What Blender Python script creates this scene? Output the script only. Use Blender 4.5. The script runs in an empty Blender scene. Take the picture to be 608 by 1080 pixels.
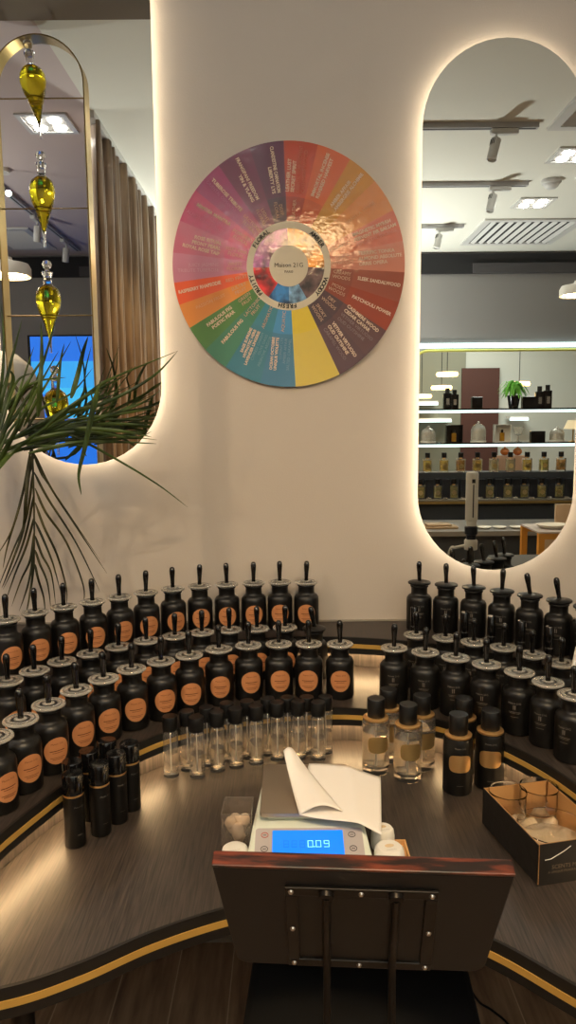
import bpy, math, random
from math import sin, cos, pi, radians, atan2, hypot
from mathutils import Vector, Matrix
random.seed(7)
SC = bpy.context.scene
COL = SC.collection

# ------------------------------------------------------------------ camera
EYE = 1.48; TH = radians(7.2); RL = radians(0.5); FPX = 780.0
FW = Vector((0, cos(TH), -sin(TH))); R0 = Vector((1, 0, 0)); U0 = Vector((0, sin(TH), cos(TH)))
RT = cos(RL)*R0 - sin(RL)*U0; UP = sin(RL)*R0 + cos(RL)*U0
def ray(px, py): return FW + (px-304)/FPX*RT + (540-py)/FPX*UP
def P(px, py, z):              # sight line through a photo point met with a level plane
    d = ray(px, py); t = (z-EYE)/d.z
    return Vector((d.x*t, d.y*t, z))
def Q(px, py, y):              # ... met with an upright plane parallel to the wall
    d = ray(px, py); t = y/d.y
    return Vector((d.x*t, y, EYE+d.z*t))
WALL = 1.95; MIR = 1.922
def mirrored(v): return Vector((v.x, 2*MIR-v.y, v.z))
def MC(px, py, z): return mirrored(P(px, py, z))
def MQ(px, py, yreal): return mirrored(Q(px, py, 2*MIR-yreal))

cam = bpy.data.cameras.new('camera'); co = bpy.data.objects.new('camera', cam); COL.objects.link(co)
cam.sensor_fit = 'VERTICAL'; cam.sensor_height = 36; cam.sensor_width = 36*608/1080; cam.lens = FPX/1080*36
cam.clip_start = 0.02
M = Matrix((RT, UP, -FW)).transposed().to_4x4(); M.translation = Vector((0, 0, EYE)); co.matrix_world = M
SC.camera = co
SC.view_settings.view_transform = 'Standard'; SC.view_settings.look = 'None'
SC.view_settings.gamma = 1; SC.view_settings.use_curve_mapping = False; SC.view_settings.exposure = -0.17

# ------------------------------------------------------------------ materials
def lin(c):
    return tuple(((v/255.0)/12.92 if v/255.0 <= .04045 else ((v/255.0+.055)/1.055)**2.4) for v in c)
def mat(name, rgb=(200, 200, 200), rough=.5, metal=0, trans=0, ior=1.45, emit=None, es=0, coat=0, spec=.5, sheen=0, bump=None, alpha=1):
    m = bpy.data.materials.new(name); m.use_nodes = True
    b = m.node_tree.nodes['Principled BSDF']; c = lin(rgb)
    b.inputs['Base Color'].default_value = (*c, 1); b.inputs['Roughness'].default_value = rough
    b.inputs['Metallic'].default_value = metal; b.inputs['Transmission Weight'].default_value = trans
    b.inputs['IOR'].default_value = ior; b.inputs['Coat Weight'].default_value = coat
    b.inputs['Specular IOR Level'].default_value = spec; b.inputs['Sheen Weight'].default_value = sheen
    if emit:
        b.inputs['Emission Color'].default_value = (*lin(emit), 1); b.inputs['Emission Strength'].default_value = es
    if bump: add_bump(m, *bump)
    return m
def add_bump(m, scale, strength, dist=.002, detail=4):
    nt = m.node_tree; b = nt.nodes['Principled BSDF']
    tc = nt.nodes.new('ShaderNodeTexCoord'); n = nt.nodes.new('ShaderNodeTexNoise'); bp = nt.nodes.new('ShaderNodeBump')
    n.inputs['Scale'].default_value = scale; n.inputs['Detail'].default_value = detail
    bp.inputs['Strength'].default_value = strength; bp.inputs['Distance'].default_value = dist
    nt.links.new(tc.outputs['Object'], n.inputs['Vector']); nt.links.new(n.outputs['Fac'], bp.inputs['Height'])
    nt.links.new(bp.outputs['Normal'], b.inputs['Coat Normal' if m.name.startswith('laminated') else 'Normal'])
def noise_color(m, c1, c2, scale=(1, 1, 1), nscale=5, detail=8, lo=.35, hi=.65, rough=None, distort=0):
    nt = m.node_tree; b = nt.nodes['Principled BSDF']
    tc = nt.nodes.new('ShaderNodeTexCoord'); mp = nt.nodes.new('ShaderNodeMapping'); n = nt.nodes.new('ShaderNodeTexNoise')
    r = nt.nodes.new('ShaderNodeValToRGB')
    mp.inputs['Scale'].default_value = scale; n.inputs['Scale'].default_value = nscale; n.inputs['Detail'].default_value = detail
    n.inputs['Distortion'].default_value = distort
    r.color_ramp.elements[0].position = lo; r.color_ramp.elements[1].position = hi
    r.color_ramp.elements[0].color = (*lin(c1), 1); r.color_ramp.elements[1].color = (*lin(c2), 1)
    nt.links.new(tc.outputs['Object'], mp.inputs['Vector']); nt.links.new(mp.outputs['Vector'], n.inputs['Vector'])
    nt.links.new(n.outputs['Fac'], r.inputs['Fac']); nt.links.new(r.outputs['Color'], b.inputs['Base Color'])
    if rough:
        mr = nt.nodes.new('ShaderNodeMapRange'); mr.inputs['To Min'].default_value = rough[0]; mr.inputs['To Max'].default_value = rough[1]
        nt.links.new(n.outputs['Fac'], mr.inputs['Value']); nt.links.new(mr.outputs['Result'], b.inputs['Roughness'])
    return n

m_wall = mat('cream_plaster', (190, 180, 168), .75, bump=(260, .35, .0012, 5))
m_ceil = mat('ceiling_paint', (226, 226, 216), .8)
m_ceil2 = mat('mauve_shaded_ceiling', (204, 190, 188), .8)  # darker mauve puts the left bay's dimmer light into the ceiling colour
m_soff = mat('taupe_soffit', (120, 108, 92), .8)
m_grey = mat('grey_wall_paint', (142, 140, 138), .7)
m_dark = mat('black_bulkhead', (38, 38, 40), .8)
m_dark2 = mat('charcoal_duct', (78, 76, 78), .8)
m_slate = mat('slate_cabinet', (52, 58, 66), .5)
m_counter = mat('dark_oak', (60, 50, 44), .38)
noise_color(m_counter, (24, 21, 20), (74, 65, 59), (90, 3.2, 4), 4, 14, .3, .74, (.3, .52), .35)
m_riser = mat('weathered_oak', (110, 98, 88), .5)
noise_color(m_riser, (50, 46, 43), (78, 70, 64), (60, 60, 3), 3, 8, .35, .68)
m_band = mat('black_edge_band', (20, 19, 18), .5)
m_brass = mat('brass_inlay', (204, 164, 84), .4, metal=.35)
m_brass2 = mat('satin_brass', (176, 150, 92), .34, metal=.9)
m_black = mat('matte_black_glass', (12, 11, 10), .4, coat=.05)
m_black2 = mat('black_plastic', (16, 16, 17), .38)
m_gloss = mat('gloss_black', (10, 10, 11), .12, coat=.5)
m_glass = mat('clear_glass', (255, 255, 255), .0, trans=1, ior=1.45)
m_disc = mat('stopper_glass', (250, 247, 238), .1, trans=.78, ior=1.48)
m_liq = mat('clear_liquid', (255, 253, 248), 0, trans=.985, ior=1.34)
m_vial = mat('vial_glass', (255, 252, 246), .0, trans=.955, ior=1.45)
m_oil = mat('yellow_oil', (250, 232, 50), .02, trans=.95, ior=1.25)
m_oil2 = mat('amber_perfume', (222, 186, 70), .03, trans=.85, ior=1.36)
m_oil3 = mat('pale_perfume', (236, 222, 160), .03, trans=.9, ior=1.36)
m_label = mat('terracotta_label', (186, 124, 78), .7)
m_print = mat('brown_print', (92, 48, 26), .7)
m_white_print = mat('white_print', (120, 112, 104), .6)
m_red_print = mat('red_print', (170, 70, 56), .6)
m_gold = mat('brushed_gold', (236, 188, 124), .36, metal=.85)
m_gold2 = mat('antique_gold_label', (186, 156, 102), .36, metal=.75)
m_mirror = mat('mirror_silver', (222, 224, 220), .0, metal=1)
m_medge = mat('mirror_edge', (70, 72, 72), .3, metal=.6)
m_led = mat('warm_led', (255, 230, 195), .5, emit=(255, 240, 216), es=19)
m_ledt = mat('warm_led_tier', (255, 200, 130), .5, emit=(255, 212, 154), es=88)
m_ledc = mat('cool_led', (220, 245, 255), .5, emit=(222, 246, 248), es=3.2)
m_bulb = mat('lit_bulb', (255, 255, 255), .5, emit=(255, 250, 242), es=85)
m_warm = mat('lit_warm_diffuser', (255, 220, 160), .5, emit=(255, 205, 130), es=9)
m_whitep = mat('white_plastic', (226, 224, 216), .4)
m_whitem = mat('white_metal', (205, 205, 203), .4)
m_offw = mat('scale_plastic', (214, 222, 210), .35)
m_panel = mat('grey_panel', (178, 172, 172), .4)
m_steel = mat('brushed_steel', (196, 184, 168), .33, metal=1)
m_lcd = mat('blue_lcd', (20, 110, 230), .3, emit=(20, 128, 240), es=.85)
m_seg = mat('lcd_segment', (120, 220, 255), .4, emit=(150, 232, 255), es=1.1)
m_seg0 = mat('lcd_segment_off', (14, 100, 200), .4, emit=(18, 112, 214), es=.8)
m_paper = mat('white_paper', (236, 232, 226), .8)
m_tissue = mat('tissue_paper', (216, 194, 160), .85, bump=(30, .8, .01, 3))
m_card = mat('black_card', (26, 24, 23), .45, bump=(40, .4, .002, 4))
m_kraft = mat('kraft_card', (190, 140, 84), .8)
m_chair = mat('black_painted_board', (30, 28, 27), .55)
m_edgewood = mat('worn_mahogany', (92, 40, 22), .3, coat=.4)
noise_color(m_edgewood, (26, 14, 12), (124, 56, 34), (6, 40, 40), 3, 8, .42, .72)
m_steelb = mat('black_steel', (34, 32, 31), .35, metal=.6)
m_screw = mat('screw_steel', (190, 186, 180), .3, metal=1)
m_seat = mat('black_velvet', (9, 9, 10), .9)
m_tray = mat('pale_wood', (206, 160, 104), .6)
m_curt = mat('bronze_curtain', (118, 92, 66), .42, sheen=.3)
noise_color(m_curt, (92, 68, 46), (146, 118, 88), (1, 6, .3), 9, 3, .35, .65)
m_lining = mat('white_lining', (226, 222, 216), .8)
m_leaf = mat('palm_leaf', (46, 70, 30), .42)
noise_color(m_leaf, (26, 44, 18), (78, 98, 40), (3, 3, 3), 4, 4, .35, .7)
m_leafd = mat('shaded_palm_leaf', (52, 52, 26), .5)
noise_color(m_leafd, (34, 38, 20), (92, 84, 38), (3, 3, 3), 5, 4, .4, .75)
m_fern = mat('bright_fern', (110, 190, 60), .5)
m_pot = mat('black_pot', (22, 22, 24), .3)
m_wood = mat('orange_wood', (206, 148, 62), .5)
m_tan = mat('tan_board', (206, 184, 158), .7)
m_brown = mat('brown_wall_panel', (76, 44, 36), .7)
m_beige = mat('beige_cloth', (170, 150, 124), .8)
m_peach = mat('peach_box', (214, 170, 138), .7)
m_orange = mat('orange_glass', (214, 120, 60), .2)
m_stone = mat('baseboard_stone', (138, 130, 118), .6)
m_silver = mat('silver_foil', (190, 190, 188), .25, metal=.9)

m_floor = mat('wood_tile', (100, 76, 58), .45)
def floor_nodes():
    nt = m_floor.node_tree; b = nt.nodes['Principled BSDF']
    tc = nt.nodes.new('ShaderNodeTexCoord'); mp = nt.nodes.new('ShaderNodeMapping'); mp.inputs['Rotation'].default_value = (0, 0, pi/2)
    mp.inputs['Location'].default_value = (0.3, .015, 0)
    br = nt.nodes.new('ShaderNodeTexBrick'); br.inputs['Scale'].default_value = 1
    br.inputs['Brick Width'].default_value = 1.2; br.inputs['Row Height'].default_value = .147
    br.inputs['Mortar Size'].default_value = .0018; br.inputs['Mortar Smooth'].default_value = .2
    n = nt.nodes.new('ShaderNodeTexNoise'); mp2 = nt.nodes.new('ShaderNodeMapping'); mp2.inputs['Scale'].default_value = (14, 1.6, 1)
    n.inputs['Scale'].default_value = 3; n.inputs['Detail'].default_value = 9
    r = nt.nodes.new('ShaderNodeValToRGB'); r.color_ramp.elements[0].color = (*lin((118, 92, 72)), 1); r.color_ramp.elements[1].color = (*lin((176, 146, 116)), 1)
    r.color_ramp.elements[0].position = .3; r.color_ramp.elements[1].position = .7
    mx = nt.nodes.new('ShaderNodeMixRGB'); mx.inputs['Color2'].default_value = (*lin((196, 172, 140)), 1)
    L = nt.links.new
    L(tc.outputs['Object'], mp.inputs['Vector']); L(mp.outputs['Vector'], br.inputs['Vector'])
    L(tc.outputs['Object'], mp2.inputs['Vector']); L(mp2.outputs['Vector'], n.inputs['Vector']); L(n.outputs['Fac'], r.inputs['Fac'])
    L(r.outputs['Color'], mx.inputs['Color1']); L(br.outputs['Fac'], mx.inputs['Fac']); L(mx.outputs['Color'], b.inputs['Base Color'])
floor_nodes()

def attr_material(name, rough, coat, bump=None, pattern=False):
    m = mat(name, (255, 255, 255), rough, coat=coat)
    nt = m.node_tree; b = nt.nodes['Principled BSDF']; b.inputs['Coat Roughness'].default_value = .09; b.inputs['Specular IOR Level'].default_value = .2
    a = nt.nodes.new('ShaderNodeAttribute'); a.attribute_name = 'paint'
    if pattern:
        tc = nt.nodes.new('ShaderNodeTexCoord'); n = nt.nodes.new('ShaderNodeTexNoise'); n.inputs['Scale'].default_value = 26; n.inputs['Detail'].default_value = 6
        r = nt.nodes.new('ShaderNodeValToRGB'); r.color_ramp.elements[0].position = .38; r.color_ramp.elements[1].position = .62
        r.color_ramp.elements[0].color = (.18, .16, .18, 1); r.color_ramp.elements[1].color = (1.6, 1.5, 1.5, 1)
        mx = nt.nodes.new('ShaderNodeMixRGB'); mx.blend_type = 'MULTIPLY'; mx.inputs['Fac'].default_value = 1
        nt.links.new(tc.outputs['Object'], n.inputs['Vector']); nt.links.new(n.outputs['Fac'], r.inputs['Fac'])
        nt.links.new(a.outputs['Color'], mx.inputs['Color1']); nt.links.new(r.outputs['Color'], mx.inputs['Color2'])
        nt.links.new(mx.outputs['Color'], b.inputs['Base Color'])
    else:
        nt.links.new(a.outputs['Color'], b.inputs['Base Color'])
    if bump: add_bump(m, *bump)
    return m
m_wheel = attr_material('laminated_print', .5, .8, (70, .25, .002, 5))
m_letter = attr_material('matte_print', .55, 0)
m_photo = attr_material('laminated_photo_print', .5, .8, (70, .25, .002, 5), True)

# ------------------------------------------------------------------ mesh builder
class MB:
    def __init__(s): s.v = []; s.f = []; s.m = []; s.c = []
    def add(s, vs, fs, mi=0, col=None):
        o = len(s.v); s.v += [tuple(v) for v in vs]
        for f in fs: s.f.append(tuple(i+o for i in f)); s.m.append(mi); s.c.append(col)
        return s
    def box(s, x0, x1, y0, y1, z0, z1, mi=0, T=None):
        vs = [Vector((x, y, z)) for z in (z0, z1) for x, y in ((x0, y0), (x1, y0), (x1, y1), (x0, y1))]
        if T: vs = [T @ v for v in vs]
        return s.add(vs, [(0, 3, 2, 1), (4, 5, 6, 7), (0, 1, 5, 4), (1, 2, 6, 5), (2, 3, 7, 6), (3, 0, 4, 7)], mi)
    def lathe(s, prof, seg=32, c=(0, 0, 0), mi=0, closed=False, T=None, sx=1, sy=1):
        vs = []; fs = []; n = len(prof); idx = []
        for r, z in prof:
            if r < 1e-6: idx.append([len(vs)]); vs.append(Vector((c[0], c[1], c[2]+z)))
            else:
                idx.append(list(range(len(vs), len(vs)+seg)))
                for k in range(seg):
                    a = 2*pi*k/seg; vs.append(Vector((c[0]+r*sx*cos(a), c[1]+r*sy*sin(a), c[2]+z)))
        rng = range(n if closed else n-1)
        for i in rng:
            A = idx[i]; B = idx[(i+1) % n]
            for k in range(seg):
                k2 = (k+1) % seg
                if len(A) == 1 and len(B) == 1: break
                if len(A) == 1: fs.append((A[0], B[k2], B[k]))
                elif len(B) == 1: fs.append((A[k], A[k2], B[0]))
                else: fs.append((A[k], A[k2], B[k2], B[k]))
        if T: vs = [T @ v for v in vs]
        return s.add(vs, fs, mi)
    def tube(s, pts, r, seg=10, mi=0, cap=True, rs=None):
        pts = [Vector(p) for p in pts]; vs = []; fs = []; n = len(pts)
        up = Vector((0, 0, 1)); N = None
        for i, p in enumerate(pts):
            t = (pts[min(i+1, n-1)]-pts[max(i-1, 0)]).normalized()
            if N is None:
                N = t.cross(up)
                if N.length < 1e-3: N = t.cross(Vector((1, 0, 0)))
            N = (N-t*N.dot(t)).normalized(); B = t.cross(N); rr = rs[i] if rs else r
            for k in range(seg):
                a = 2*pi*k/seg; vs.append(p+rr*(cos(a)*N+sin(a)*B))
        for i in range(n-1):
            for k in range(seg):
                k2 = (k+1) % seg; fs.append((i*seg+k, i*seg+k2, (i+1)*seg+k2, (i+1)*seg+k))
        if cap: fs.append(tuple(range(seg))[::-1]); fs.append(tuple((n-1)*seg+k for k in range(seg)))
        return s.add(vs, fs, mi)
    def prism(s, out, z0, z1, mi=0, T=None):
        n = len(out); vs = [Vector((x, y, z0)) for x, y in out]+[Vector((x, y, z1)) for x, y in out]
        if T: vs = [T @ v for v in vs]
        fs = [tuple(range(n))[::-1], tuple(range(n, 2*n))]+[(i, (i+1) % n, n+(i+1) % n, n+i) for i in range(n)]
        return s.add(vs, fs, mi)
    def band(s, path, z0, z1, a, b, mi=0):   # a rail following a path, between sideways offsets a and b
        n = len(path); A = []; B = []
        for i in range(n):
            p = Vector(path[max(i-1, 0)]); q = Vector(path[min(i+1, n-1)]); t = (q-p).normalized(); nn = Vector((t.y, -t.x))
            c = Vector(path[i]); A.append(c+nn*a); B.append(c+nn*b)
        vs = []
        for p, q in zip(A, B): vs += [(p.x, p.y, z0), (q.x, q.y, z0), (q.x, q.y, z1), (p.x, p.y, z1)]
        fs = []
        for i in range(n-1):
            for k in range(4): fs.append((4*i+k, 4*i+(k+1) % 4, 4*i+4+(k+1) % 4, 4*i+4+k))
        fs += [(3, 2, 1, 0), tuple(4*(n-1)+k for k in range(4))]
        return s.add(vs, fs, mi)
    def build(s, name, mats, parent=None, smooth=40, bevel=0):
        me = bpy.data.meshes.new(name); me.from_pydata(s.v, [], s.f)
        if not isinstance(mats, (list, tuple)): mats = [mats]
        for m in mats: me.materials.append(m)
        me.polygons.foreach_set('material_index', s.m)
        if any(c is not None for c in s.c):
            at = me.color_attributes.new('paint', 'FLOAT_COLOR', 'CORNER'); data = []
            for p, c in zip(me.polygons, s.c):
                data += list((*lin(c or (255, 255, 255)), 1))*len(p.vertices)
            at.data.foreach_set('color', data)
        import bmesh
        bm = bmesh.new(); bm.from_mesh(me); bmesh.ops.recalc_face_normals(bm, faces=bm.faces); bm.to_mesh(me); bm.free()
        if smooth:
            me.polygons.foreach_set('use_smooth', [True]*len(me.polygons)); me.set_sharp_from_angle(angle=radians(smooth))
        o = bpy.data.objects.new(name, me); COL.objects.link(o)
        if parent: o.parent = parent
        if bevel:
            b = o.modifiers.new('bevel', 'BEVEL'); b.width = bevel; b.segments = 2; b.limit_method = 'ANGLE'; b.angle_limit = radians(50)
        return o

def tag(o, label=None, cat=None, group=None, kind=None):
    if label: o['label'] = label
    if cat: o['category'] = cat
    if group: o['group'] = group
    if kind: o['kind'] = kind
    return o
def thing(name, label, cat, loc=(0, 0, 0), rz=0, group=None):
    o = bpy.data.objects.new(name, None); COL.objects.link(o); o.location = loc; o.rotation_euler = (0, 0, rz)
    o.empty_display_size = .02
    return tag(o, label, cat, group)
def dup(o, parent=None):
    c = o.copy(); COL.objects.link(c)
    if parent: c.parent = parent
    for ch in list(o.children): dup(ch, c)
    return c
def struct(o): o['kind'] = 'structure'; return o
def spline(pts, n=8, closed=False):
    pts = [Vector(p) for p in pts]; out = []; N = len(pts)
    for i in range(N-1):
        p0 = pts[max(i-1, 0)]; p1 = pts[i]; p2 = pts[i+1]; p3 = pts[min(i+2, N-1)]
        for k in range(n):
            t = k/n; out.append(.5*((2*p1)+(-p0+p2)*t+(2*p0-5*p1+4*p2-p3)*t*t+(-p0+3*p1-3*p2+p3)*t**3))
    out.append(pts[-1]); return out
def rrect(w, h, r, n=6, cx=0, cy=0):
    out = []
    for qx, qy, a0 in ((1, 1, 0), (-1, 1, 90), (-1, -1, 180), (1, -1, 270)):
        for k in range(n+1):
            a = radians(a0+90*k/n); out.append((cx+qx*(w/2-r)+r*cos(a), cy+qy*(h/2-r)+r*sin(a)))
    return out
_tc = {}
def text2d(s, size, align='CENTER', bold=0, spacing=1.0):
    key = (s, size, align, bold, spacing)
    if key in _tc: return _tc[key]
    cu = bpy.data.curves.new('lettering', 'FONT'); cu.body = s; cu.size = size; cu.align_x = align; cu.align_y = 'CENTER'
    cu.resolution_u = 2; cu.offset = bold; cu.space_character = spacing
    o = bpy.data.objects.new('lettering', cu); COL.objects.link(o)
    dg = bpy.context.evaluated_depsgraph_get(); dg.update()
    me = bpy.data.meshes.new_from_object(o.evaluated_get(dg))
    r = ([(v.co.x, v.co.y) for v in me.vertices], [tuple(p.vertices) for p in me.polygons])
    bpy.data.objects.remove(o); bpy.data.curves.remove(cu); bpy.data.meshes.remove(me)
    _tc[key] = r; return r

# ------------------------------------------------------------------ room shell
ZC = 2.75; YB = -2.1
XL, XR = -3.0, 3.4
tagS = lambda mb, name, m: struct(mb.build(name, m, smooth=0))
tagS(MB().box(XL, XR, WALL, WALL+.1, 0, ZC+.1), 'wall_front', m_wall)
tagS(MB().box(XL-.1, XL, YB, WALL+.1, 0, ZC+.1), 'wall_left', m_grey)
tagS(MB().box(XR, XR+.1, YB-3, WALL+.1, 0, ZC+.1), 'wall_right', m_wall)
tagS(MB().box(XL-.1, XR+.1, YB-3, WALL+.1, -.1, 0), 'floor', m_floor)
tagS(MB().box(-.80, XR+.1, YB-3, WALL+.1, ZC, ZC+.1), 'ceiling', m_ceil)
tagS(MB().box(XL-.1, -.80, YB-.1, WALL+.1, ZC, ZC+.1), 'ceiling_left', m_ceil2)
tagS(MB().box(-1.4, .1, 1.36, WALL, ZC-.03, ZC), 'trim_1', m_soff)
tagS(MB().box(XL, XR, WALL-.012, WALL, 0, .06), 'baseboard_front', m_stone)
# back wall with a wide round-cornered opening above the back counter
NX0, NX1, NZ0, NZ1 = .99, 3.2, .9, 2.0
def back_wall():
    mb = MB()
    mb.box(XL-.1, NX0, YB-.1, YB, 0, ZC); mb.box(NX1, XR+.1, YB-.1, YB, 0, ZC)
    mb.box(NX0, NX1, YB-.1, YB, NZ1, ZC); mb.box(NX0, NX1, YB-.1, YB, 0, NZ0)
    r = .13
    for sx, cx in ((1, NX0), (-1, NX1)):
        out = [(cx, NZ1)]+[(cx+sx*(r-r*cos(a)), NZ1-r+r*sin(a)) for a in [radians(90-90*k/8) for k in range(9)]]
        T = Matrix(((1, 0, 0, 0), (0, 0, 1, 0), (0, 1, 0, 0), (0, 0, 0, 1)))
        mb.prism(out, YB-.1, YB, T=T)
    tagS(mb, 'wall_back', m_grey)
    path = []
    for a in [radians(180-90*k/8) for k in range(9)]: path.append((NX0+r+r*cos(a), YB+.004, NZ1-r+r*sin(a)))
    for a in [radians(90-90*k/8) for k in range(9)]: path.append((NX1-r+r*cos(a), YB+.004, NZ1-r+r*sin(a)))
    path = [(NX0, YB+.004, NZ0)]+path+[(NX1, YB+.004, NZ0)]
    struct(MB().tube(path, .011, 8).build('trim_2', mat('yellow_brass_trim', (214, 206, 110), .35, metal=.4)))
back_wall()
tagS(MB().box(NX0-.15, NX1+.15, YB, YB+.03, NZ1+.02, NZ1+.055), 'trim_3', m_ledc)
# black service band under the ceiling at the back
tagS(MB().box(XL, XR, YB, YB+.02, 2.585, ZC-.015), 'trim_4', m_dark)
tagS(MB().box(1.45, 2.35, YB+.02, YB+.035, 2.585, 2.66).box(-1.6, -1.2, YB+.02, YB+.035, 2.585, 2.66).box(2.4, 3.3, YB+.02, YB+.035, 2.585, 2.68), 'trim_5', m_dark2)
# the second room seen through the opening
Y2 = -4.6
tagS(MB().box(-.2, XR, Y2-.1, Y2, 0, ZC), 'wall_far', mat('pale_grey_wall', (188, 190, 182), .7))
tagS(MB().box(-.3, -.2, Y2, YB-.1, 0, ZC), 'wall_far_left', m_grey)
a = Q(489, 388, 2*MIR-Y2-.1); b = Q(529, 388, 2*MIR-Y2-.1)
tagS(MB().box(a.x, b.x, Y2, Y2+.05, 0, a.z), 'trim_6', m_brown)
a = Q(462, 385, 2*MIR-Y2-.1)
tagS(MB().box(a.x-1.2, a.x+.33, Y2, Y2+.03, 0, 2.2), 'trim_7', mat('olive_grey_panel', (128, 128, 112), .6))

# ------------------------------------------------------------------ lights
def area(name, loc, size, power, color=(255, 240, 215), rot=(0, 0, 0), shape='DISK', spread=180):
    l = bpy.data.lights.new(name, 'AREA'); l.shape = shape; l.size = size; l.energy = power; l.color = lin(color); l.spread = radians(spread)
    o = bpy.data.objects.new(name, l); COL.objects.link(o); o.location = loc; o.rotation_euler = rot; return o
def aim(o, tgt): o.rotation_euler = (Vector(tgt)-o.location).to_track_quat('-Z', 'Y').to_euler()

def downlight(cx, cy, label, first=[None]):
    if first[0] is None:
        t = thing('recessed_downlight', label, 'ceiling light', (cx, cy, ZC), 0, 'recessed four-lamp ceiling lights')
        w = .108
        fr = MB(); fr.box(-w, w, -w, -w+.02, -.008, 0).box(-w, w, w-.02, w, -.008, 0).box(-w, -w+.02, -w+.02, w-.02, -.008, 0).box(w-.02, w, -w+.02, w-.02, -.008, 0)
        fr.build('frame', m_whitem, t)
        MB().box(-w+.02, w-.02, -w+.02, w-.02, -.004, -.001).build('housing', mat('lamp_housing', (150, 146, 140), .5), t)
        for x in (-.043, .043):
            for y in (-.043, .043): MB().lathe([(0, -.012), (.025, -.012), (.028, -.004), (0, -.004)], 24, (x, y, 0)).build('lamp', m_bulb, t)
        first[0] = t
    else:
        t = dup(first[0]); t.location = (cx, cy, ZC); t['label'] = label
    return t
DL = 15
c = MC(606, 163, ZC); downlight(c.x, c.y, 'recessed square four-lamp light cut by the right mirror edge, nearer the vent')
c = MC(563, 213.5, ZC); downlight(c.x, c.y, 'recessed square four-lamp light between smoke detector and long vent in the right mirror')
c = MC(50, 129.5, ZC); downlight(c.x, c.y, 'recessed square four-lamp light seen inside the brass arch in the left mirror')
for x, y, w in ((-.25, -1.55, 'in the middle of the ceiling towards the back wall'), (-2.2, -.9, 'in the left bay in front of the blue screen'), (2.5, .9, 'over the right-hand end of the front wall'), (-.2, .55, 'directly above the counter behind the viewer')):
    downlight(x, y, 'added recessed four-lamp light, out of view, '+w)  # extra downlights out of view, added to brighten the room
def uplighter(x, y, h, power, label):  # unseen lamps, added only to throw light on the ceiling
    t = thing('added_uplighter', label, 'added lamp', (x, y, 0))
    MB().lathe([(0, 0), (.14, 0), (.14, .015), (.02, .022), (.011, .03), (.011, h-.09), (0, h-.09)], 32).build('stand', m_brass2, t)
    MB().lathe([(0, h-.10), (.05, h-.09), (.12, h-.04), (.15, h), (.146, h), (.115, h-.034), (.045, h-.082), (0, h-.088)], 36).build('bowl', m_whitem, t)
    MB().lathe([(0, h-.078), (.05, h-.070), (.05, h-.060), (0, h-.055)], 24).build('lamp', m_bulb, t)
    area('ceiling_fill_light', (x, y, h-.04), .20, power, (250, 250, 244), (pi, 0, 0), spread=165)
uplighter(.05, -1.45, 1.15, 92, 'brass uplighter lamp added behind the viewer to brighten the ceiling')
uplighter(-2.55, .35, 1.6, 30, 'brass uplighter lamp added in the left bay to brighten its ceiling')

def rail(p, q, label):
    p, q = Vector(p), Vector(q); L = (q-p).length; a = atan2(q.y-p.y, q.x-p.x)
    t = thing('track_rail', label, 'lighting track', (*((p+q)/2).xy, ZC), a, 'ceiling lighting tracks')
    MB().box(-L/2, L/2, -.016, .016, -.022, 0).build('rail', mat('rail_grey', (178, 178, 180), .4), t, smooth=0)
    MB().box(-L/2+.01, L/2-.01, -.004, .004, -.0235, -.0215).build('slot', m_dark2, t, smooth=0)
def spot(x, y, tx, ty, label, first=[None]):
    if first[0] is None:
        t = thing('track_spotlight', label, 'spotlight', (0, 0, 0), 0, 'track spotlights')
        MB().box(-.06, .06, -.015, .015, -.046, -.0235).build('adapter', m_whitem, t, smooth=0, bevel=.004)
        MB().tube([(-.035, 0, -.045), (-.035, 0, -.068)], .006).build('bracket', m_whitem, t)
        T = Matrix.Translation((-.035, 0, -.066)) @ Matrix.Rotation(radians(14), 4, 'Y') @ Matrix.Rotation(radians(10), 4, 'X') @ Matrix.Scale(.62, 4)
        h = MB().lathe([(0, 0), (.034, 0), (.036, -.004), (.036, -.15), (.030, -.155), (.028, -.14), (0, -.14)], 28, T=T).build('lamp_head', m_whitem, t)
        g = MB()
        for k in range(7):
            a = radians(-90+(k-3)*20); g.box(-.0025, .0025, .035, .0375, -.05, -.012, T=T @ Matrix.Rotation(a+pi, 4, 'Z'))
        g.build('cooling_slot', m_dark, h, smooth=0)
        first[0] = t
    else: t = dup(first[0]); t['label'] = label
    t.location = (x, y, ZC); t.rotation_euler = (0, 0, atan2(ty, tx)); return t
a = MC(430, 131, ZC); b = MC(568, 130, ZC); rail(a, (b.x, a.y, ZC), 'grey ceiling track, topmost of the three in the right mirror')
c = MC(532, 131, ZC); spot(c.x, a.y, 1, 0, 'white spotlight on the topmost track in the right mirror')
a = MC(425, 193, ZC); b = MC(556, 193, ZC); rail(a, (b.x, a.y, ZC), 'grey ceiling track, middle of the three in the right mirror')
c = MC(527, 193, ZC); spot(c.x, a.y, 1, 0, 'white spotlight on the middle track in the right mirror')
a = MC(420, 237, ZC); b = MC(490, 236, ZC); rail(a, (b.x, a.y, ZC), 'grey ceiling track, lowest and shortest in the right mirror')
c = MC(470, 236, ZC); spot(c.x, a.y, 1, 0, 'white spotlight on the lowest track in the right mirror')
a = MC(-12, 185, ZC); b = MC(77, 262, ZC); rail(a, (a.x, b.y, ZC), 'grey ceiling track running away in the left mirror')
c = MC(34, 225, ZC); spot(a.x, c.y, 0, 1, 'white spotlight on the left mirror track, nearer the pendant')
c = MC(64, 250, ZC); spot(a.x, c.y, 0, 1, 'white spotlight at the far end of the left mirror track')

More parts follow.
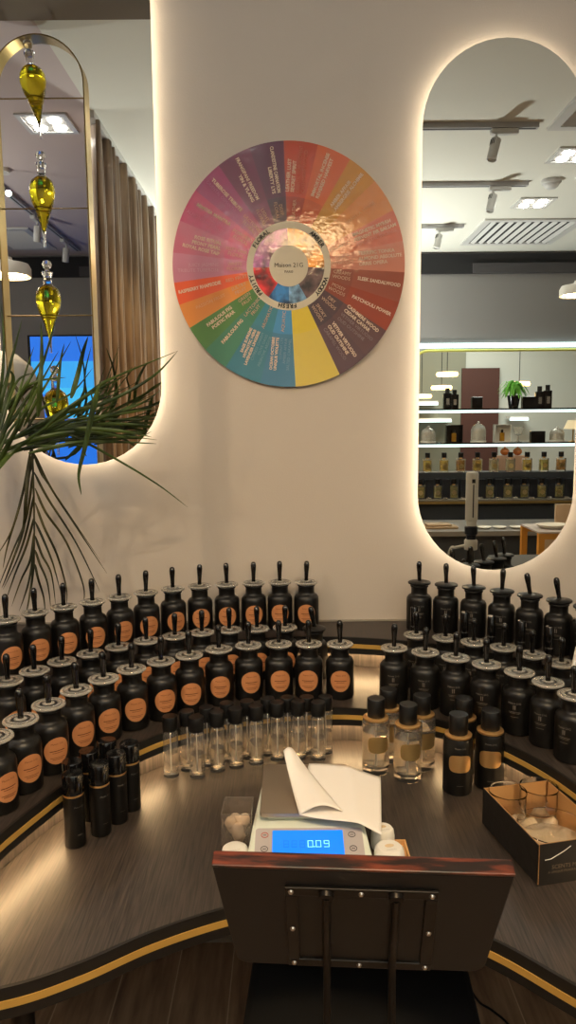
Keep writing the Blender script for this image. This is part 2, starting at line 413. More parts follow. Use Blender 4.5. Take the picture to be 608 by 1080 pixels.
def vent(x0, x1, y0, y1, label, along='x'):
    t = thing('ceiling_vent', label, 'air vent', ((x0+x1)/2, (y0+y1)/2, ZC), 0, 'ceiling air vents')
    w, h = (x1-x0)/2, (y1-y0)/2; e = .045
    f = MB(); f.box(-w, w, -h, -h+e, -.012, 0).box(-w, w, h-e, h, -.012, 0).box(-w, -w+e, -h+e, h-e, -.012, 0).box(w-e, w, -h+e, h-e, -.012, 0)
    f.build('frame', m_whitem, t, smooth=0)
    MB().box(-w+e, w-e, -h+e, h-e, -.002, -.0005).build('backing', m_dark, t, smooth=0)
    s = MB(); n = max(3, int((w*2-2*e)/.055)) if along == 'x' else max(3, int((h*2-2*e)/.055))
    for k in range(n):
        if along == 'x':
            x = -w+e+(k+.5)*(2*w-2*e)/n; T = Matrix.Translation((x, 0, -.008)) @ Matrix.Rotation(radians(35), 4, 'Y'); s.box(-.013, .013, -h+e, h-e, -.0015, .0015, T=T)
        else:
            y = -h+e+(k+.5)*(2*h-2*e)/n; T = Matrix.Translation((0, y, -.008)) @ Matrix.Rotation(radians(35), 4, 'X'); s.box(-w+e, w-e, -.013, .013, -.0015, .0015, T=T)
    s.build('slats', m_whitem, t, smooth=0)
a = MC(486, 257, ZC); b = MC(586, 230, ZC); c = MC(500, 230, ZC); vent(a.x, a.x+(MC(585, 257, ZC).x-a.x)*.95, a.y, b.y, 'long white slatted air vent below the lowest track in the right mirror')
a = MC(577, 135, ZC); vent(a.x, a.x+.55, a.y, a.y+.55, 'white slatted air vent at the top right edge of the right mirror', 'y')
a = MC(-10, 240, ZC); b = MC(40, 262, ZC); vent(a.x-.1, MC(30, 240, ZC).x, b.y, a.y, 'white slatted air vent behind the white pendant in the left mirror', 'y')
c = MC(582, 190, ZC)
t = thing('smoke_detector', 'round white smoke detector above the downlight in the right mirror', 'smoke detector', (c.x, c.y, ZC))
MB().lathe([(0, 0), (.055, 0), (.055, -.012), (.05, -.02), (0, -.02)][::-1], 28).build('base', m_whitem, t)
MB().lathe([(0, -.045), (.022, -.045), (.036, -.034), (.042, -.02), (0, -.02)], 28).build('sensor_head', m_whitem, t)

# white dome pendants
def pendant(x, y, z, r, label, power, first=[None]):
    t = thing('dome_pendant', label, 'pendant lamp', (x, y, z), 0, 'white dome pendant lamps')
    h = r*.62
    MB().lathe([(r, 0), (r*1.0, h*.55), (r*.9, h*.85), (r*.45, h*1.0), (r*.25, h*1.05), (r*.22, h*1.3), (0, h*1.3),
                (0, h*1.25), (r*.2, h*1.2), (r*.4, h*.95), (r*.86, h*.8), (r*.96, h*.5), (r*.97, 0)], 40, closed=False).build('shade', m_whitep, t)
    MB().lathe([(0, h*.18), (r*.93, h*.18), (r*.93, h*.22), (0, h*.22)], 40).build('diffuser', m_warm, t)
    MB().tube([(0, 0, h*1.3), (0, 0, ZC-z)], .004).build('cable', m_whitep, t)
    MB().lathe([(0, 0), (.04, 0), (.04, .02), (0, .02)], 24, (0, 0, ZC-z-.02)).build('ceiling_rose', m_whitep, t)
    if power: area('pendant_light', (x, y, z+h*.12), r*1.6, power, (255, 218, 166))
c = MQ(7, 277, -.1); pendant(c.x, c.y, c.z-.07, .12, 'white dome pendant cut by the left edge of the left mirror', 5)
c = MQ(611, 300, -.3); pendant(c.x, c.y, c.z-.06, .10, 'white dome pendant cut by the right edge of the right mirror', 5)
pendant(.11, .25, 2.30, .26, 'large warm dome pendant above the viewer, glinting on the wheel', 19)

# ------------------------------------------------------------------ backlit mirrors
def stadium(w, h, n=24):
    r = w/2; out = []
    for k in range(n+1): a = pi*k/n; out.append((r*cos(a), h/2-r+r*sin(a)))
    for k in range(n+1): a = pi+pi*k/n; out.append((r*cos(a), -h/2+r+r*sin(a)))
    return out
XZ = Matrix(((1, 0, 0, 0), (0, 0, 1, 0), (0, 1, 0, 0), (0, 0, 0, 1)))
def mirror(cx, z0, z1, w, label):
    t = thing('backlit_mirror', label, 'mirror', (cx, WALL, (z0+z1)/2), 0, 'tall pill-shaped backlit mirrors')
    d = WALL-MIR; h = z1-z0
    MB().prism(stadium(w, h), -d, -d+.006, T=XZ).build('glass', m_mirror, t, smooth=0)
    MB().prism(stadium(w-.09, h-.09), -d+.007, -.001, T=XZ).build('backing', m_medge, t, smooth=0)
    o = stadium(w-.05, h-.05); i = stadium(w-.07, h-.07); n = len(o); vs = []; fs = []
    for y in (-.018, -.010): vs += [(p[0], y, p[1]) for p in o]+[(p[0], y, p[1]) for p in i]
    for k in range(n):
        j = (k+1) % n; fs += [(k, j, 2*n+j, 2*n+k), (n+k, n+j, 3*n+j, 3*n+k), (k, j, n+j, n+k), (2*n+k, 2*n+j, 3*n+j, 3*n+k)]
    MB().add(vs, fs).build('light_strip', m_led, t, smooth=0)
a = Q(441.5, 480, MIR); b = Q(606.5, 480, MIR); zb = Q(523.7, 601, MIR).z; zt = Q(527, 39.5, MIR).z
mirror((a.x+b.x)/2, zb, zt, b.x-a.x, 'tall pill-shaped backlit mirror on the right, reflecting shelves of perfume')
w = b.x-a.x; c = Q(170, 395, MIR); zb2 = Q(92, 490, MIR).z
mirror(c.x-w/2, zb2, zb2+(zt-zb), w, 'tall pill-shaped backlit mirror on the left behind palm fronds, reflecting a curtain')

# ------------------------------------------------------------------ fragrance wheel
def wheel():
    yw = WALL-.012
    c = Q(304.8, 280.7, yw); rx = (Q(427.5, 281, yw).x-Q(182.3, 281, yw).x)/2; rz = (Q(305, 150.8, yw).z-Q(305, 410.4, yw).z)/2
    t = thing('fragrance_wheel', 'large round colour wheel of scent names mounted between the mirrors', 'wall chart', (c.x, yw, c.z))
    def pt(r, a, y=0): a = radians(a); return (r*rx*sin(a), y, r*rz*cos(a))
    B = [(-2, 14.8, (178, 58, 26)), (14.8, 31.8, (196, 88, 42)), (31.8, 47.4, (184, 122, 30)), (47.4, 63.6, (198, 122, 56)),
         (63.6, 78.6, (196, 102, 76)), (78.6, 93.3, (196, 122, 98)), (93.3, 107.7, (150, 74, 52)), (107.7, 122.5, (150, 56, 22)),
         (122.5, 138, (92, 58, 56)), (138, 154, (84, 52, 54)), (154, 177, (206, 182, 64)), (177, 195, (54, 114, 146)), (195, 214, (48, 116, 134)),
         (214, 227, (62, 122, 92)), (227, 240, (76, 122, 56)), (240, 252, (214, 132, 56)), (252, 262.7, (220, 86, 44)),
         (262.7, 276.8, (188, 118, 140)), (276.8, 292, (186, 92, 116)), (292, 308, (176, 44, 92)), (308, 324, (146, 38, 92)),
         (324, 341.2, (104, 26, 62)), (341.2, 358, (84, 22, 58))]
    I = [(-2, 14.8, (150, 44, 24)), (14.8, 31.8, (180, 76, 34)), (31.8, 47.4, (176, 118, 26)), (47.4, 63.6, (188, 116, 48)),
         (63.6, 78.6, (190, 96, 62)), (78.6, 93.3, (190, 112, 88)), (93.3, 107.7, (136, 66, 46)), (107.7, 122.5, (138, 56, 28)),
         (122.5, 138, (74, 46, 48)), (138, 154, (66, 42, 46)), (154, 177, (210, 184, 20)), (177, 195, (60, 136, 184)), (195, 214, (46, 122, 140)),
         (214, 227, (56, 118, 84)), (227, 240, (70, 120, 48)), (240, 252, (218, 134, 44)), (252, 262.7, (222, 88, 34)),
         (262.7, 276.8, (190, 108, 136)), (276.8, 292, (190, 78, 112)), (292, 308, (186, 38, 80)), (308, 324, (150, 36, 84)),
         (324, 341.2, (112, 30, 70)), (341.2, 358, (60, 18, 48))]
    S = [(-2, 93, (214, 140, 44)), (93, 150, (96, 74, 72)), (150, 180, (120, 170, 206)), (180, 215, (36, 110, 170)), (215, 268, (196, 40, 40)), (268, 358, (176, 108, 160))]
    mb = MB()
    def ring(secs, r0, r1, mi=0, y=0):
        for a0, a1, col in secs:
            n = max(2, int((a1-a0)/2.5)); vs = []; fs = []
            for k in range(n+1):
                a = a0+(a1-a0)*k/n; vs += [pt(r0, a, y), pt(r1, a, y)]
            for k in range(n): fs.append((2*k, 2*k+1, 2*k+3, 2*k+2))
            mb.add(vs, fs, mi, col)
    ring(B, .56, 1.0); ring(I, .355, .56); ring(S, .16, .312, 1)
    n = 144; vs = [pt(1, 360*k/n) for k in range(n)]+[pt(1, 360*k/n, .0122) for k in range(n)]
    mb.add(vs, [(k, (k+1) % n, n+(k+1) % n, n+k) for k in range(n)]+[tuple(range(n, 2*n))], 0, (150, 140, 128))
    o = mb.build('disc', [m_wheel, m_photo], t, smooth=0)
    def flat(r0, r1, y, name):
        m2 = MB(); n = 96; vs = []
        for k in range(n): vs += [pt(r0, 360*k/n, y), pt(r1, 360*k/n, y)] if r0 else [pt(r1, 360*k/n, y)]
        if r0: m2.add(vs, [(2*k, 2*k+1, (2*k+3) % (2*n), (2*k+2) % (2*n)) for k in range(n)], 0, (206, 196, 174))
        else: m2.add(vs, [tuple(range(n))], 0, (206, 196, 174))
        return m2.build(name, m_letter, t, smooth=0)
    flat(.307, .362, -.0008, 'category_ring'); flat(0, .167, -.0008, 'hub')
    TX = {False: MB(), True: MB()}
    def put(s, size, r, ang, bold, faint=False, off=0, col=(232, 214, 196), inner=None):
        V, Fc = text2d(s, size, 'CENTER', .00035 if bold else 0)
        if not V: return
        wd = max(v[0] for v in V)-min(v[0] for v in V)
        if inner and wd > .375*rx: V = [(v[0]*.375*rx/wd, v[1]) for v in V]
        if inner: r = inner+(max(v[0] for v in V)-min(v[0] for v in V))/(rx+rz)
        outward = 0 <= ang % 360 < 180
        a = radians(ang); k = 1
        er = Vector((sin(a), cos(a))); et = Vector((cos(a), -sin(a)))
        ux = er if outward else -er; uy = -et if outward else et
        o2 = er*r*(rx+rz)/2; vs = []
        for x, y in V:
            p = o2+ux*x+uy*(y+off); vs.append((p.x, -.0014, p.y*rz/rx*.985+0))
        TX[faint].add(vs, Fc, 0, col)
    CW = (222, 196, 172); FT = None
    def fade(ang):
        for a0, a1, c_ in B:
            if a0 <= ang < a1: return tuple(int(v*.62+225*.38) for v in c_)
        return CW
    L = .0118
    rows = [  # angle, [(text, bold)]
        (5.5, [('LEATHER LUST', 1), ('SECRET SPIRIT', 1), ('ORIENTAL COMMANDMENT', 0), ('CASHMERE WOOD', 0)]),
        (22, [('IMMORTAL INCENSE', 1), ('REVERED HARVEST', 1)]),
        (39, [('AMBER AFFAIR', 1), ('AMBERGRIS ALCHIMIE', 1)]),
        (55, [('VANILLA VENGE', 0)]),
        (70, [('MAGNETIC MYRRH', 1), ('FERVENT FIR BALSAM', 1), ('IMMORTAL INCENSE', 0)]),
        (85, [('TERRIFIC TONKA', 1), ('ALMOND ABSOLUTE', 1), ('ORRIS OPERA', 1)]),
        (100, [('SLEEK SANDALWOOD', 1)]),
        (115, [('PATCHOULI POWER', 1)]),
        (129.5, [('CASHMERE WOOD', 1), ('CEDAR CAVIAR', 1), ('VETIVER VIRTUOSO', 0), ('OUD OUTSHINE', 0)]),
        (145.5, [('VETIVER VIRTUOSO', 1), ('OUD OUTSHINE', 1), ('CARAMEL WOOD', 0)]),
        (186, [('OCEAN OCTOBRE', 1), ('UNIQUE VIOLETTE', 1), ('LUMINY LYS', 0), ('AMBER AFFAIR', 0), ('SALTED CARAMEL', 0)]),
        (204, [('SAGE SUPREME', 1), ('HYPNOTIC HERB', 1), ('LAVENDER LINGERIE', 1), ('CYPRESS CHARM', 0), ('OLIVE OASIS', 0), ('ABSINTHE ARDOR', 0)]),
        (222.5, [('FABULOUS FIG', 1)]),
        (234, [('FABULOUS FIG', 1), ('POETIC PEAR', 1)]),
        (247, [('PASSION FRUIT', 0)]),
        (257.5, [('RASPBERRY RHAPSODIE', 1)]),
        (269.5, [('JUICY JASMINE', 0), ('TRIBUTE TUBEROSE', 0)]),
        (284, [('ROSE RITUAL', 1), ('PEONY PEARL', 1), ('ROYAL ROSE TAIF', 1)]),
        (300.5, [('MIMOSA MANTRA', 1), ('GRASS OASIS', 0), ('ALMOND ABSOLUTE', 0)]),
        (316.5, [('TUBEROSE TRIBUTE', 1), ('ORIENTAL OSMANTHUS', 0)]),
        (332.5, [('FRANGIPANI FREEDOM', 1), ('YIN & YLANG', 1)]),
        (350.5, [('CLANDESTINE CARNATION', 1), ('LIBERTY LYS', 1)])]
    for ang, ls in rows:
        n = len(ls); sz = L if n < 5 else .0098; step = sz*1.1
        for k, (s, bd) in enumerate(ls):
            put(s, sz, .765, ang, bd, inner=.595, off=((n-1)/2-k)*step, col=CW if bd else fade(ang))
    inner = [(84.5, 'SWEET\nPOWDERY'), (70, 'BALSAMIC'), (100, 'CREAMY\nWOODS'), (115, 'MOSSY\nWOODS'), (130, 'DRY\nWOODS'), (146, 'SMOKY\nWOODS'), (186, 'AQUATIC'), (204, 'AROMATIC'),
             (221, 'LACTONIC\nFRUIT'), (234, 'GREEN\nFRUIT'), (246.5, 'SULTRY\nFRUIT'), (257.5, 'RED FRUIT'), (270, 'WHITE\nFLORAL'), (284, 'SOFT PINK\nFLORAL'), (300, 'POWDERY\nFLORAL'), (316, 'LACTONIC\nFLORAL'), (332, 'LIGHT\nFLORAL'), (350, 'DEEP\nFLORAL'), (6, 'LEATHER')]
    for ang, s in inner:
        put(s, .0118, .458, ang, 0, col=(206, 168, 140))
    def arc(s, ang, size=.0145):
        n = len(s); da = 5.6; tm = MB()
        for k, ch in enumerate(s):
            a_ = ang+(k-(n-1)/2)*da; V, Fc = text2d(ch, size, 'CENTER', .0006); a = radians(a_)
            vs = []
            for x, y in V:
                q = (.334*rx+y); vs.append((q*sin(a)+x*cos(a), -.0016, q*cos(a)-x*sin(a)))
            tm.add(vs, Fc, 0, (28, 26, 26))
        tm.build('category_name', m_letter, t, smooth=0)
    arc('FLORAL', -46); arc('AMBER', 48); arc('WOODY', 122); arc('FRESH', 182); arc('FRUITY', 241)
    V, Fc = text2d('Maison 21G', .0152); TX[True].add([(x, -.0016, y+.002) for x, y in V], Fc, 0, (40, 36, 32))
    V, Fc = text2d('PARIS', .009); TX[True].add([(x, -.0016, y-.014) for x, y in V], Fc, 0, (60, 54, 48))
    TX[False].build('scent_names', m_letter, t, smooth=0); TX[True].build('hub_title', m_letter, t, smooth=0)
wheel()

# ------------------------------------------------------------------ curved counter with two tiers
Z0, Z1, Z2 = .752, .846, .935
OX, OY = .046, 1.10
def slab(name, label, cat, path, ztop, th, xl, xr):
    p = [(v.x, v.y) for v in path]
    out = [(xl, p[0][1])]+p+[(xr, p[-1][1]), (xr, WALL-.001), (xl, WALL-.001)]
    t = thing(name, label, cat, (0, 0, 0))
    MB().prism(out, ztop-th+.002, ztop).build('top', m_counter, t, smooth=0)
    full = [(xl, p[0][1])]+p+[(xr, p[-1][1])]
    MB().band(full, ztop-th, ztop-.0002, 0.0, .005).build('edge_band', m_band, t)
    MB().band(full, ztop-th*.64, ztop-th*.40, .004, .0065).build('brass_inlay', m_brass, t)
    return t, full
front = spline([(-1.0, .85, 0), (-.75, .845, 0), (-.52, .85, 0), (-.38, .876, 0), (-.292, .918, 0), (-.202, .980, 0), (-.102, 1.030, 0), (0, 1.062, 0), (.10, 1.062, 0), (.20, 1.02, 0), (.292, .952, 0), (.367, .873, 0), (.44, .80, 0), (.55, .74, 0), (.75, .72, 0), (1.0, .72, 0)])
ct, cf = slab('counter', 'curved dark oak counter top with a brass-inlaid black edge', 'counter', front, Z0, .045, -1.15, 1.15)
# cabinet body under the counter set far back, and posts
for x, y, lb in ((-.372, .925, 'black round counter post at the lower left corner'),):
    o = MB().lathe([(0, 0), (.035, 0), (.035, .006), (.016, .008), (.016, Z0-.045), (0, Z0-.045)], 24, (x, y, 0)).build('counter_post', m_steelb); tag(o, lb, 'post')
o = MB().box(-1.0, -.50, 1.0, 1.12, 0, .60).build('drawer_unit', m_wood, smooth=0); tag(o, 'orange-brown wooden drawer unit under the left of the counter', 'cabinet')
o.parent = None
tier1 = spline([(-.60, .90, 0), (-.515, .935, 0), (-.472, 1.0, 0), (-.452, 1.081, 0), (-.424, 1.17, 0), (-.400, 1.235, 0), (-.362, 1.31, 0), (-.308, 1.392, 0), (-.248, 1.456, 0), (-.17, 1.507, 0), (-.06, 1.549, 0), (.05, 1.569, 0), (.166, 1.563, 0), (.293, 1.515, 0), (.375, 1.447, 0), (.43, 1.372, 0), (.475, 1.285, 0), (.503, 1.20, 0), (.53, 1.10, 0), (.56, 1.0, 0), (.60, .93, 0), (.70, .88, 0)])
t1, f1 = slab('lower_display_tier', 'lower curved oak display tier with a brass-inlaid edge', 'display shelf', tier1, Z1, .041, -1.15, 1.15)
def inset(path, d):
    return [(Vector(p)+Vector(((Vector(path[min(i+1, len(path)-1)])-Vector(path[max(i-1, 0)])).normalized().y, -(Vector(path[min(i+1, len(path)-1)])-Vector(path[max(i-1, 0)])).normalized().x))*(-d)) for i, p in enumerate(path)]
MB().band([tuple(v) for v in inset(f1, .035)], Z0+.001, Z1-.041, -.012, 0).build('riser', m_riser, t1)
MB().band([tuple(v) for v in inset(f1, .013)], Z1-.0455, Z1-.0412, -.006, .0).build('light_strip', m_ledt, t1)
arc2 = [(OX+.712*cos(radians(a)), OY+.712*sin(radians(a)), 0) for a in range(176, 3, -4)]
tier2 = [Vector(v) for v in [(-.72, .95, 0), (-.675, 1.03, 0)]+arc2+[(.765, 1.05, 0), (.80, .95, 0)]]
t2, f2 = slab('upper_display_tier', 'upper curved oak display tier against the wall', 'display shelf', tier2, Z2, .043, -1.15, 1.15)
MB().band([tuple(v) for v in inset(f2, .035)], Z1+.001, Z2-.043, -.012, 0).build('riser', m_riser, t2)
MB().band([tuple(v) for v in inset(f2, .013)], Z2-.0475, Z2-.0432, -.006, .0).build('light_strip', m_ledt, t2)
# stepped support of the counter at the wall
tagS(MB().box(-1.10, 1.10, WALL-.05, WALL, .62, Z0-.045), 'trim_8', m_band)
tagS(MB().box(-1.10, 1.10, WALL-.006, WALL, Z2, Z2+.004), 'trim_9', m_stone)

# ------------------------------------------------------------------ apothecary bottles
def circle_label(R, zc, rad, sq=1.0, n=28, lift=.0006, pw=1, sv=1):
    vs = [(0, -R-lift, zc)]; 
    rings = 4; 
    for j in range(1, rings+1):
        for k in range(n):
            a = 2*pi*k/n; rr = rad*j/rings; u = rr*math.copysign(abs(cos(a))**pw, cos(a))*sq; v = rr*math.copysign(abs(sin(a))**pw, sin(a))*sv
            vs.append(((R+lift)*sin(u/R), -(R+lift)*cos(u/R), zc+v))
    fs = [(0, 1+k, 1+(k+1) % n) for k in range(n)]
    for j in range(rings-1):
        for k in range(n):
            a0 = 1+j*n+k; a1 = 1+j*n+(k+1) % n; fs.append((a0, a0+n, a1+n, a1))
    return vs, fs
def wrap(mb, s, size, R, z, lift, u0=0, mi=0, bold=0):
    V, Fc = text2d(s, size, 'CENTER', bold)
    mb.add([((R+lift)*sin((x+u0)/R), -(R+lift)*cos((x+u0)/R), z+y) for x, y in V], Fc, mi)
def dash(mb, u0, u1, z, h, R, lift, mi=0):
    n = 6; vs = []
    for k in range(n+1):
        u = u0+(u1-u0)*k/n
        for v in (z-h/2, z+h/2): vs.append(((R+lift)*sin(u/R), -(R+lift)*cos(u/R), v))
    mb.add(vs, [(2*k, 2*k+2, 2*k+3, 2*k+1) for k in range(n)], mi)
RB = .0322
def bottle_proto(kind):
    t = thing('apothecary_bottle', '', 'bottle')
    prof = [(0, 0), (.027, 0), (.0308, .0015), (.0322, .005), (.0322, .078), (.0312, .085), (.0275, .0905), (.0232, .0925), (.0212, .095),
            (.0206, .098), (.0206, .1110), (.0214, .1128), (.0230, .1138), (.0232, .1156), (.0224, .1170), (.0180, .1170), (.0172, .112), (0, .112)]
    MB().lathe(prof, 40).build('body', m_black, t)
    if kind == 'black_stopper':
        p = [(0, .112), (.0175, .112), (.0185, .1196), (.0262, .1204), (.0290, .1216), (.0292, .1244), (.0275, .1262), (.012, .1285), (0, .1285)]
        s = MB().lathe(p, 40).build('stopper', m_black2, t)
    else:
        p = [(0, .1130), (.0180, .1130), (.0184, .1180), (.0184, .1196), (.0290, .1202), (.0303, .1216), (.0303, .1236), (.0292, .1250), (.0236, .1256),
             (.0222, .1248), (.0205, .1248), (.0192, .1254), (.0165, .1250), (.0155, .1205), (.0118, .1205), (.0108, .1262), (.0085, .1272), (0, .1272)]
        s = MB().lathe(p, 44).build('stopper', m_disc, t)
    if kind != 'black_stopper': MB().lathe([(.0122, .1230), (.0162, .1230), (.0162, .1252), (.0122, .1252)], 32, closed=True).lathe([(.0232, .1245), (.0243, .1245), (.0243, .1258), (.0232, .1258)], 32, closed=True).build('seal', m_black2, s)
    fin = [(0, .1262), (.0052, .1262), (.0050, .134), (.0056, .148), (.0068, .160), (.0072, .168), (.0062, .1745), (.0035, .1775), (0, .1782)]
    MB().lathe(fin, 16).build('handle', m_gloss, s)
    if kind == 'label':
        vs, fs = circle_label(RB, .046, .0247, .95); l = MB().add(vs, fs).build('label', m_label, t)
        pr = MB(); wrap(pr, 'Maison 21G', .0046, RB, .059, .0010); 
        dash(pr, -.0135, .0135, .0462, .0015, RB, .0010); dash(pr, -.009, .009, .0425, .0009, RB, .0010)
        dash(pr, -.013, .013, .0335, .0009, RB, .0010); dash(pr, -.0095, .0095, .0305, .0009, RB, .0010)
        pr.build('print', m_print, l, smooth=0)
    else:
        pr = MB(); wrap(pr, 'Maison 21G', .0052, RB, .068, .0007); wrap(pr, 'II', .013, RB, .059, .0007)
        dash(pr, -.011, .012, .050, .0007, RB, .0007); dash(pr, -.009, .010, .0475, .0006, RB, .0007); dash(pr, -.007, .008, .040, .0006, RB, .0007)
        pr.build('print', m_white_print, t, smooth=0)
    return t
protos = {}
def place(kind, x, y, z, label, group, tilt=0, sz=1):
    if kind not in protos: o = protos[kind] = bottle_proto(kind)
    else: o = dup(protos[kind])
    o.location = (x, y, z); o.rotation_euler = (0, 0, atan2(.80-y, .05-x)+pi/2 + random.uniform(-.12, .12))
    tag(o, label, group=group)
    for ch in o.children:
        if ch.name.startswith('stopper'):
            ch.rotation_euler = (0, 0, random.uniform(0, 6))
            for h in ch.children:
                if h.name.startswith('handle'):
                    T = Matrix.Translation((0, 0, .127)) @ Matrix.Rotation(-tilt+random.uniform(-.03, .03), 4, 'Y') @ Matrix.Translation((0, 0, -.1262))
                    h.matrix_local = Matrix.Rotation(-ch.rotation_euler.z-o.rotation_euler.z, 4, 'Z') @ T
    return o
ORD = ['leftmost', 'second from the left', 'third from the left', 'fourth from the left', 'fifth from the left', 'sixth from the left', 'seventh from the left',
       'eighth from the left', 'ninth from the left', 'tenth from the left', 'eleventh from the left', 'twelfth from the left', 'thirteenth from the left']
r1 = [(-0.482, 1.151), (-0.464, 1.22), (-0.438, 1.289), (-0.408, 1.36), (-0.371, 1.422), (-0.327, 1.478), (-0.274, 1.525), (-0.219, 1.565), (-0.158, 1.606), (-0.093, 1.632), (-0.024, 1.64), (0.045, 1.64), (0.116, 1.636)]
r1r = [(0.235, 1.604), (0.299, 1.572), (0.357, 1.533), (0.411, 1.488), (0.464, 1.438), (0.501, 1.379), (0.526, 1.313)]
r2 = [(-0.559, 1.413), (-0.526, 1.472), (-0.487, 1.531), (-0.439, 1.583), (-0.388, 1.63), (-0.333, 1.675), (-0.272, 1.71), (-0.211, 1.738), (-0.146, 1.758), (-0.079, 1.768), (-0.010, 1.775), (0.062, 1.762)]
r2r = [(0.302, 1.702), (0.366, 1.677), (0.423, 1.641), (0.479, 1.600), (0.526, 1.548), (0.568, 1.490)]
r3 = [(-0.607, 1.545), (-0.564, 1.602), (-0.515, 1.650), (-0.461, 1.695), (-0.408, 1.739), (-0.352, 1.783), (-0.292, 1.822), (-0.228, 1.852), (-0.160, 1.868), (-0.091, 1.880), (-0.023, 1.888), (0.046, 1.886)]
r3r = [(0.337, 1.866), (0.400, 1.838), (0.462, 1.805), (0.520, 1.762), (0.573, 1.715), (0.624, 1.665), (0.664, 1.607)]
for i, (x, y) in enumerate(r1): place('label', x, y, Z1, 'black apothecary bottle, orange label, front row of the left tiers, %s' % ORD[i], 'orange-labelled bottles in the front row')
for i, (x, y) in enumerate(r2[:11]): place('label', x, y, Z1, 'black apothecary bottle, orange label, middle row of the left tiers, %s' % ORD[i], 'orange-labelled bottles in the middle row')
place('black_stopper', *r2[11], Z1, 'black bottle with leaning black stopper at the right end of the left middle row', 'black-stoppered bottles', .2)
for i, (x, y) in enumerate(r3): place('label', x, y, Z2, 'black apothecary bottle, orange label, back row of the left tiers, %s' % ORD[i], 'orange-labelled bottles in the back row')
for i, (x, y) in enumerate(r1r): place('plain', x, y, Z1, 'black bottle with small white print, front row right of the gap, %s' % ORD[i], 'white-printed bottles in the front row')
for i, (x, y) in enumerate(r2r): place('plain', x, y, Z1, 'black bottle with glass disc stopper, middle row right of the gap, %s' % ORD[i], 'white-printed bottles in the middle row')
tl = [0, 0, .05, -.02, .17, .2, .1]
for i, (x, y) in enumerate(r3r): place('black_stopper', x, y, Z2, 'black bottle with matte black stopper, back row below the right mirror, %s' % ORD[i], 'black-stoppered bottles', tl[i])

# black pocket sprays in front of the right back row
sp = None
def on_arc(px, R, z):
    lo, hi = 500, 900
    for _ in range(50):
        m_ = (lo+hi)/2; q = P(px, m_, z)
        if hypot(q.x-OX, q.y-OY) > R: lo = m_
        else: hi = m_
    return P(px, (lo+hi)/2, z)
for i, px in enumerate((437, 490, 518, 549.5, 579)):
    q = on_arc(px, .7385, Z2); lb = 'small glossy black pocket spray on the right upper tier, %s' % ORD[i]
    if sp is None:
        sp = o = thing('pocket_spray', lb, 'spray', q, 0, 'black pocket sprays')
        MB().lathe([(0, 0), (.0088, 0), (.0094, .001), (.0094, .030), (0, .030)], 24).build('base', m_gloss, o)
        MB().lathe([(0, .030), (.0096, .030), (.0096, .032), (0, .032)], 24).build('ring', m_silver, o)
        MB().lathe([(0, .032), (.0094, .032), (.0094, .078), (.0085, .0795), (0, .0795)], 24).build('cap', m_gloss, o)
    else: o = dup(sp); o.location = q; o['label'] = lb

# bottle-top dispenser standing at the right end, mostly seen in the right mirror
def dispenser():
    x, y = .612, 1.40
    o = place('plain', x, y, Z1, 'black bottle under the white bottle-top dispenser at the right edge', 'white-printed bottles in the middle row')
    for ch in list(o.children):
        if ch.name.startswith('stopper'):
            for h in list(ch.children): bpy.data.objects.remove(h)
            bpy.data.objects.remove(ch)
    t = thing('bottle_dispenser', 'tall white bottle-top dispenser with a black collar, reflected in the right mirror', 'dispenser', (x, y, Z1+.1185))
    zt = MQ(488, 498, y).z-(Z1+.1185)
    MB().lathe([(0, 0), (.024, 0), (.024, .02), (.012, .045), (.012, .075), (0, .075)], 28).build('valve_block', m_black2, t)
    MB().lathe([(0, .075), (.021, .075), (.022, .08), (.022, .105), (.018, .11), (0, .11)], 28).build('lower_collar', m_whitep, t)
    MB().lathe([(0, .11), (.0165, .11), (.0165, .125), (.0215, .128), (.0215, .152), (.017, .155), (0, .155)], 28).build('locking_ring', mat('navy_ring', (34, 40, 52), .4), t)
    MB().lathe([(0, .155), (.017, .155), (.017, .172), (.0205, .174), (.0205, zt-.006), (.018, zt), (0, zt)], 28).build('column', m_whitep, t)
    MB().box(-.002, .002, .0195, .0215, .185, zt-.04).build('slot', m_dark2, t, smooth=0)
    MB().box(-.0055, .0055, .019, .0218, zt-.035, zt-.022).build('indicator', m_black2, t, smooth=0)
    e = Q(604, 712, 1.36); e2 = Q(609, 690, 1.38); w = t.location
    e = Q(603.5, 714, 1.36); e2 = Q(609.5, 684, 1.37); pp = spline([(-.005, -.015, .088), tuple((e2-w)*.75+Vector((0, 0, .022))), tuple(e2-w), tuple(e-w)], 5)
    MB().tube(pp, .004, 10, rs=[.0058-.0028*k/(len(pp)-1) for k in range(len(pp))]).build('discharge_tube', m_whitep, t)
dispenser()

# ------------------------------------------------------------------ counter-top items
# clear glass vials
vf = [(181, 821), (208.5, 822), (230, 815.5), (249.6, 811.5), (270.8, 808), (293, 803.7), (315, 802.5), (336, 803.5)]
vb = [(198.6, 814), (219.5, 809), (240.6, 804), (261.5, 801.5), (283, 798), (304, 797), (324, 796.5), (343.5, 796)]
vial = None
def vial_proto():
    t = thing('glass_vial', '', 'vial', group='clear glass vials with black caps')
    R = .0157
    MB().lathe([(0, 0), (.0135, 0), (R, .0015), (R, .094), (.0138, .0975), (.0110, .099), (.0110, .103), (.0090, .103), (.0090, .099), (.0122, .094), (.0136, .091), (.0136, .012), (.010, .009), (0, .009)], 32).build('body', m_vial, t)
    MB().lathe([(0, .0086), (.0098, .0086), (.0137, .0125), (.0137, .050), (.0137, .0515), (0, .0515)], 32).build('liquid', m_liq, t)
    MB().tube([(0, 0, .014), (0, 0, .093)], .0012, 8).build('dip_tube', m_whitep, t)
    MB().lathe([(0, .0995), (.0148, .0995), (.0155, .1005), (.0155, .127), (.0148, .1285), (0, .1288)], 32).build('cap', m_black2, t)
    return t
